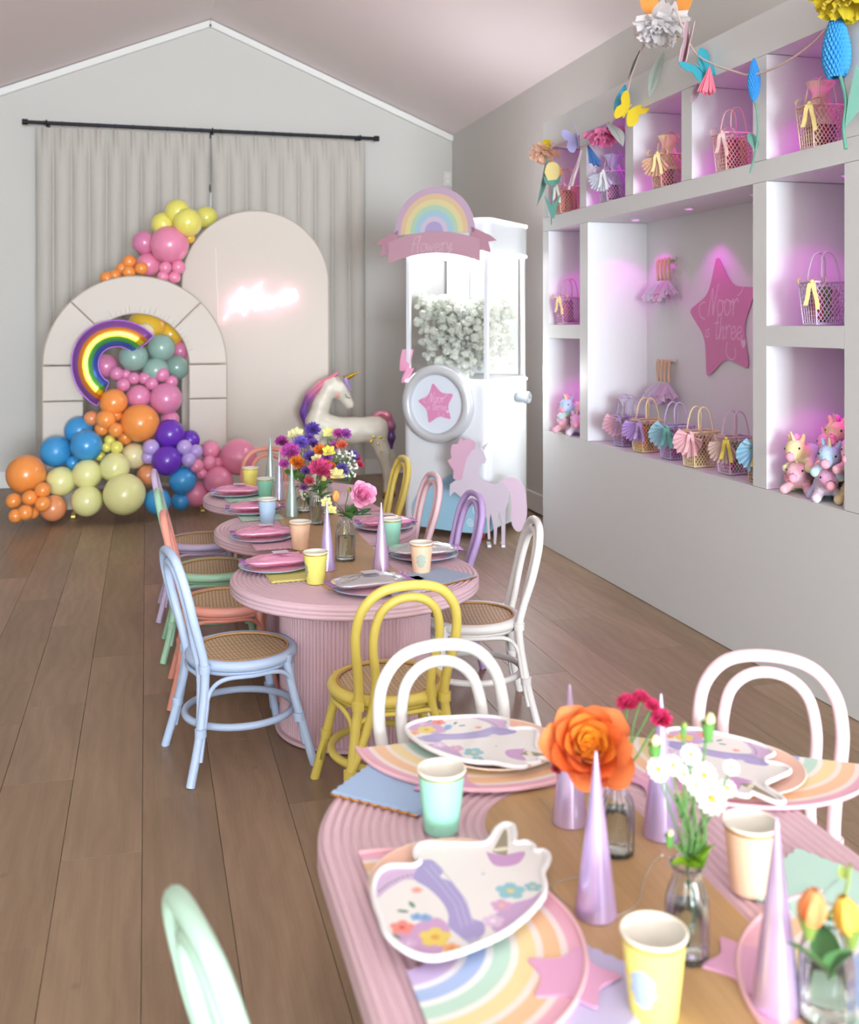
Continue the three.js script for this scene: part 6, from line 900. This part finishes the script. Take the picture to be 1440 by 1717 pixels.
{ // the row
  const A = onTable(579, 940, TOP).setY(SY), Bv = onTable(531, 880, TOP).setY(SY), C = onTable(509, 858, TOP).setY(SY), D = onTable(548, 862, TOP).setY(SY);
  vase('clear ribbed glass bottle holding the pink peony', A, { r: 0.034, h: 0.15, neck: 0.02, ribs: 14, fill: 0.09 }); vase('slim clear vase with the carnations in the middle of the row', Bv, { r: 0.028, h: 0.15, neck: 0.018, ribs: 12 }); vase('clear glass jar with the magenta stems beside the pale green cone', C, { r: 0.042, h: 0.11, neck: 0.034, ribs: 14 }); vase('clear glass vase at the back with the violet stems', D, { r: 0.034, h: 0.13, neck: 0.02, ribs: 12 });
  const a = mouth(A, 0.148), b = mouth(Bv, 0.148), c = mouth(C, 0.108), d = mouth(D, 0.128);
  rose('full pink peony leaning out of the bottle vase', atDepth(608, 829, 3.33), 0.041, ['#ec86b4', '#ea7fb0', '#ee94bd', '#f0a9c8'], a, V(0.1, 0.5, 0.95), 28, 'flower', 'peony');
  sprig('dark green peony leaf under the pink peony', a, atDepth(622, 862, 3.3), 3, 0.045, '#46704a'); sprig('dark green leaves at the mouth of the bottle vase', a, atDepth(590, 872, 3.32), 8, 0.055, '#4a7038'); sprig('green stems standing in the bottle vase', mouth(A, 0.012), mouth(A, 0.14), 2, 0.012, '#8ab04a');
  bloom('tulip', 'apricot tulip beside the pink peony', 562, 840, 3.36, 0.026, tulipGeo, '#eca65a', a, null, V(0, 1, 0.1));
  bloom('freesia', 'pale yellow freesia low beside the apricot tulip', 547, 843, 3.34, 0.02, simpleGeo, '#e3e09a', a, '#d8cc60'); bloom('freesia', 'second pale yellow freesia under the first', 555, 856, 3.33, 0.019, simpleGeo, '#dfe08e', a, '#d8cc60'); bloom('freesia', 'yellow green bud between tulip and peony', 584, 823, 3.38, 0.014, tulipGeo, '#c5c05a', a);
  const rows = [ // name, label, x, y, depth, r in pixels, geo, colour, vase, heart
    ['carnation', 'pink and white edged carnation at the centre of the bouquet', 536, 792, 4.02, 19, frillGeo, '#e2528c', b], ['carnation', 'coral red carnation below the pink edged one', 518, 808, 4.03, 8, frillGeo, '#e25a6c', b], ['freesia', 'cream bud in front of the pink edged carnation', 541, 805, 4.0, 6, tulipGeo, '#efe6a0', b], ['freesia', 'pale yellow bloom beside the orange brown one', 564, 797, 4.02, 8, simpleGeo, '#ece69a', b], ['ranunculus', 'orange brown bloom behind the pale yellow one', 555, 800, 4.05, 10, frillGeo, '#cf7f3c', b],
    ['statice', 'mauve bloom lowest over the glass jar', 509, 818, 4.1, 7, frillGeo, '#a568a8', c], ['statice', 'violet bloom beside the pale green cone', 512, 791, 4.15, 8, frillGeo, '#8a62b4', c], ['ranunculus', 'bright orange bloom in the heart of the bouquet', 536, 758, 4.25, 11, frillGeo, '#f0831e', d], ['ranunculus', 'orange bloom near the cones', 497, 778, 4.2, 12, frillGeo, '#e9842a', c], ['ranunculus', 'small orange bloom between purple ones', 549, 779, 4.15, 6, frillGeo, '#ec7a2c', b], ['ranunculus', 'tiny orange bloom beside the white filler', 557, 781, 4.16, 5, frillGeo, '#ea8030', b], ['ranunculus', 'coral orange bloom at the unicorn side', 573, 748, 4.3, 9, frillGeo, '#ec7a5a', d],
    ['sweet_pea', 'large magenta bloom over the cones', 487, 760, 4.3, 15, frillGeo, '#cf55b6', c], ['sweet_pea', 'magenta bloom hanging low over the pale green cone', 476, 779, 4.28, 8, frillGeo, '#cf58b8', c], ['sweet_pea', 'magenta bloom highest at the balloon side', 472, 742, 4.45, 10, frillGeo, '#b5439c', c], ['sweet_pea', 'magenta crimson bloom behind the large magenta one', 490, 751, 4.34, 7, frillGeo, '#bf3a68', c], ['sweet_pea', 'magenta bloom beside the unicorn body', 567, 729, 4.42, 9, frillGeo, '#cc4ca8', d], ['sweet_pea', 'pinkish violet bloom at the top beside the unicorn body', 579, 729, 4.42, 9, frillGeo, '#b558b8', d], ['sweet_pea', 'magenta bloom beside the coral orange one', 562, 748, 4.32, 8, frillGeo, '#c756ac', d], ['sweet_pea', 'purple pink bloom under the bright orange one', 548, 768, 4.22, 9, frillGeo, '#a858b0', b], ['sweet_pea', 'violet pink bloom just above the carnation', 539, 777, 4.12, 7, frillGeo, '#a04fb4', b],
    ['statice', 'violet bloom at the back between the yellow top bloom and the orange one', 504, 744, 4.4, 12, frillGeo, '#8a6cd0', c], ['statice', 'violet bloom in the middle between two orange ones', 520, 768, 4.28, 11, frillGeo, '#8767cc', d], ['statice', 'deep violet bloom topmost under the unicorn mane', 524, 722, 4.5, 12, frillGeo, '#6b4bb0', d], ['statice', 'deep violet bloom below the topmost', 518, 736, 4.46, 8, frillGeo, '#7a52b4', d], ['statice', 'violet bloom beside the bright orange one', 524, 745, 4.4, 9, frillGeo, '#8458b8', d], ['statice', 'lavender bloom beside the orange bloom near the cones', 503, 776, 4.22, 7, frillGeo, '#a88ccc', c], ['statice', 'blue violet bloom over the white filler', 590, 765, 4.35, 9, frillGeo, '#6c5cb4', d], ['statice', 'blue violet bloom low between the pink edged carnation and the filler sprays', 573, 786, 4.2, 9, frillGeo, '#7766b4', b], ['statice', 'pale blue violet bloom behind the pale yellow one', 579, 792, 4.2, 6, frillGeo, '#8c7cc0', b],
    ['carnation', 'crimson bloom at the tip towards the yellow chair', 603, 780, 4.35, 6, frillGeo, '#d03a5c', d], ['carnation', 'crimson pink bloom above the tip one', 597, 769, 4.37, 7, frillGeo, '#c23a66', d], ['freesia', 'yellow bloom beside the bright orange one', 551, 758, 4.22, 7, simpleGeo, '#efe05c', d, '#d8b93c'], ['freesia', 'cream bloom under the bright orange one', 531, 771, 4.16, 6, simpleGeo, '#efe7a8', b, '#d8cc60'], ['freesia', 'pale yellow bloom at the top over the unicorn chest', 550, 726, 4.46, 6, simpleGeo, '#e8e48e', d], ['freesia', 'pale cream bloom at the top over the table', 498, 728, 4.5, 7, simpleGeo, '#e6e2a8', c], ['freesia', 'cream bloom among the magenta top ones', 489, 729, 4.5, 5, simpleGeo, '#ece6b0', c],
  ];
  for (const [n, l, x, y, dd, r, g, col, f, h] of rows) bloom(n, l, x, y, dd, r * 1.75 * dd / FOCAL, g, col, f, h);
  const filler = (label, x, y, dd, foot, n, R) => { const p = atDepth(x, y, dd), t = thing('white_filler', label, 'flower', p), L = [], S = []; for (let i = 0; i < n; i++) { const q = V(rr(-R, R), rr(-R, R) * 0.8, rr(-R, R)); L.push(new THREE.IcosahedronGeometry(0.0055, 1).translate(q.x, q.y, q.z)); S.push(tube([V(0, -R * 1.3, 0), q.clone().multiplyScalar(0.5).add(V(0, -R * 0.4, 0)), q], 0.0008, 6, 4)); } part(t, 'floret', merge(L), M('#f3f2e4', 0.8)).userData.kind = 'stuff'; part(t, 'twig', merge(S), green('#5d8250')); stemTo(t, foot, p.clone().add(V(0, -R * 1.3, 0)), '#5d8250'); };
  filler('white baby blossom sprays at the yellow chair side of the bouquet', 577, 768, 4.3, d, 60, 0.04); filler('white baby blossom sprays lower beside the blue violet bloom', 586, 790, 4.3, d, 46, 0.035); filler('thin white blossom sprays over the glass jar', 517, 828, 4.2, c, 40, 0.035);
  sprig('green leaves beside the pale green cone', c, atDepth(478, 793, 4.25), 5, 0.05, '#5f9440'); sprig('green leaves under the carnations', b, atDepth(548, 815, 4.02), 5, 0.04, '#5d9440'); sprig('green sprig inside the bouquet', d, atDepth(545, 745, 4.3), 7, 0.035, '#5c8a48'); sprig('grey green sprig at the top of the bouquet', c, atDepth(508, 730, 4.45), 6, 0.03, '#7d9060'); sprig('dark green leaves behind the orange bloom', d, atDepth(530, 780, 4.25), 6, 0.04, '#4f7a3c'); sprig('green leaves hanging over the glass jar', c, atDepth(500, 800, 4.2), 6, 0.04, '#6a8f4a');
  sprig('deep green foliage low between the vases', b, atDepth(538, 836, 4.0), 7, 0.045, '#5a8640'); sprig('olive foliage at the unicorn side of the bouquet', d, atDepth(570, 770, 4.25), 8, 0.035, '#748c4c'); sprig('fine green foliage at the back of the bouquet', d, atDepth(556, 740, 4.4), 8, 0.032, '#6b8f58'); sprig('mid green foliage behind the large magenta bloom', c, atDepth(488, 748, 4.4), 8, 0.034, '#638c4e'); sprig('tall stems standing in the slim vase', mouth(Bv, 0.012), b, 2, 0.012, '#7c9a4c'); sprig('stems standing in the back vase', mouth(D, 0.012), d, 2, 0.012, '#6c8a4c'); sprig('stems standing in the glass jar', mouth(C, 0.012), c, 2, 0.012, '#7c8a5c');
}

scene.traverse((o) => { if (o.isMesh) o.castShadow = o.receiveShadow = true; });
renderer.render(scene, camera);
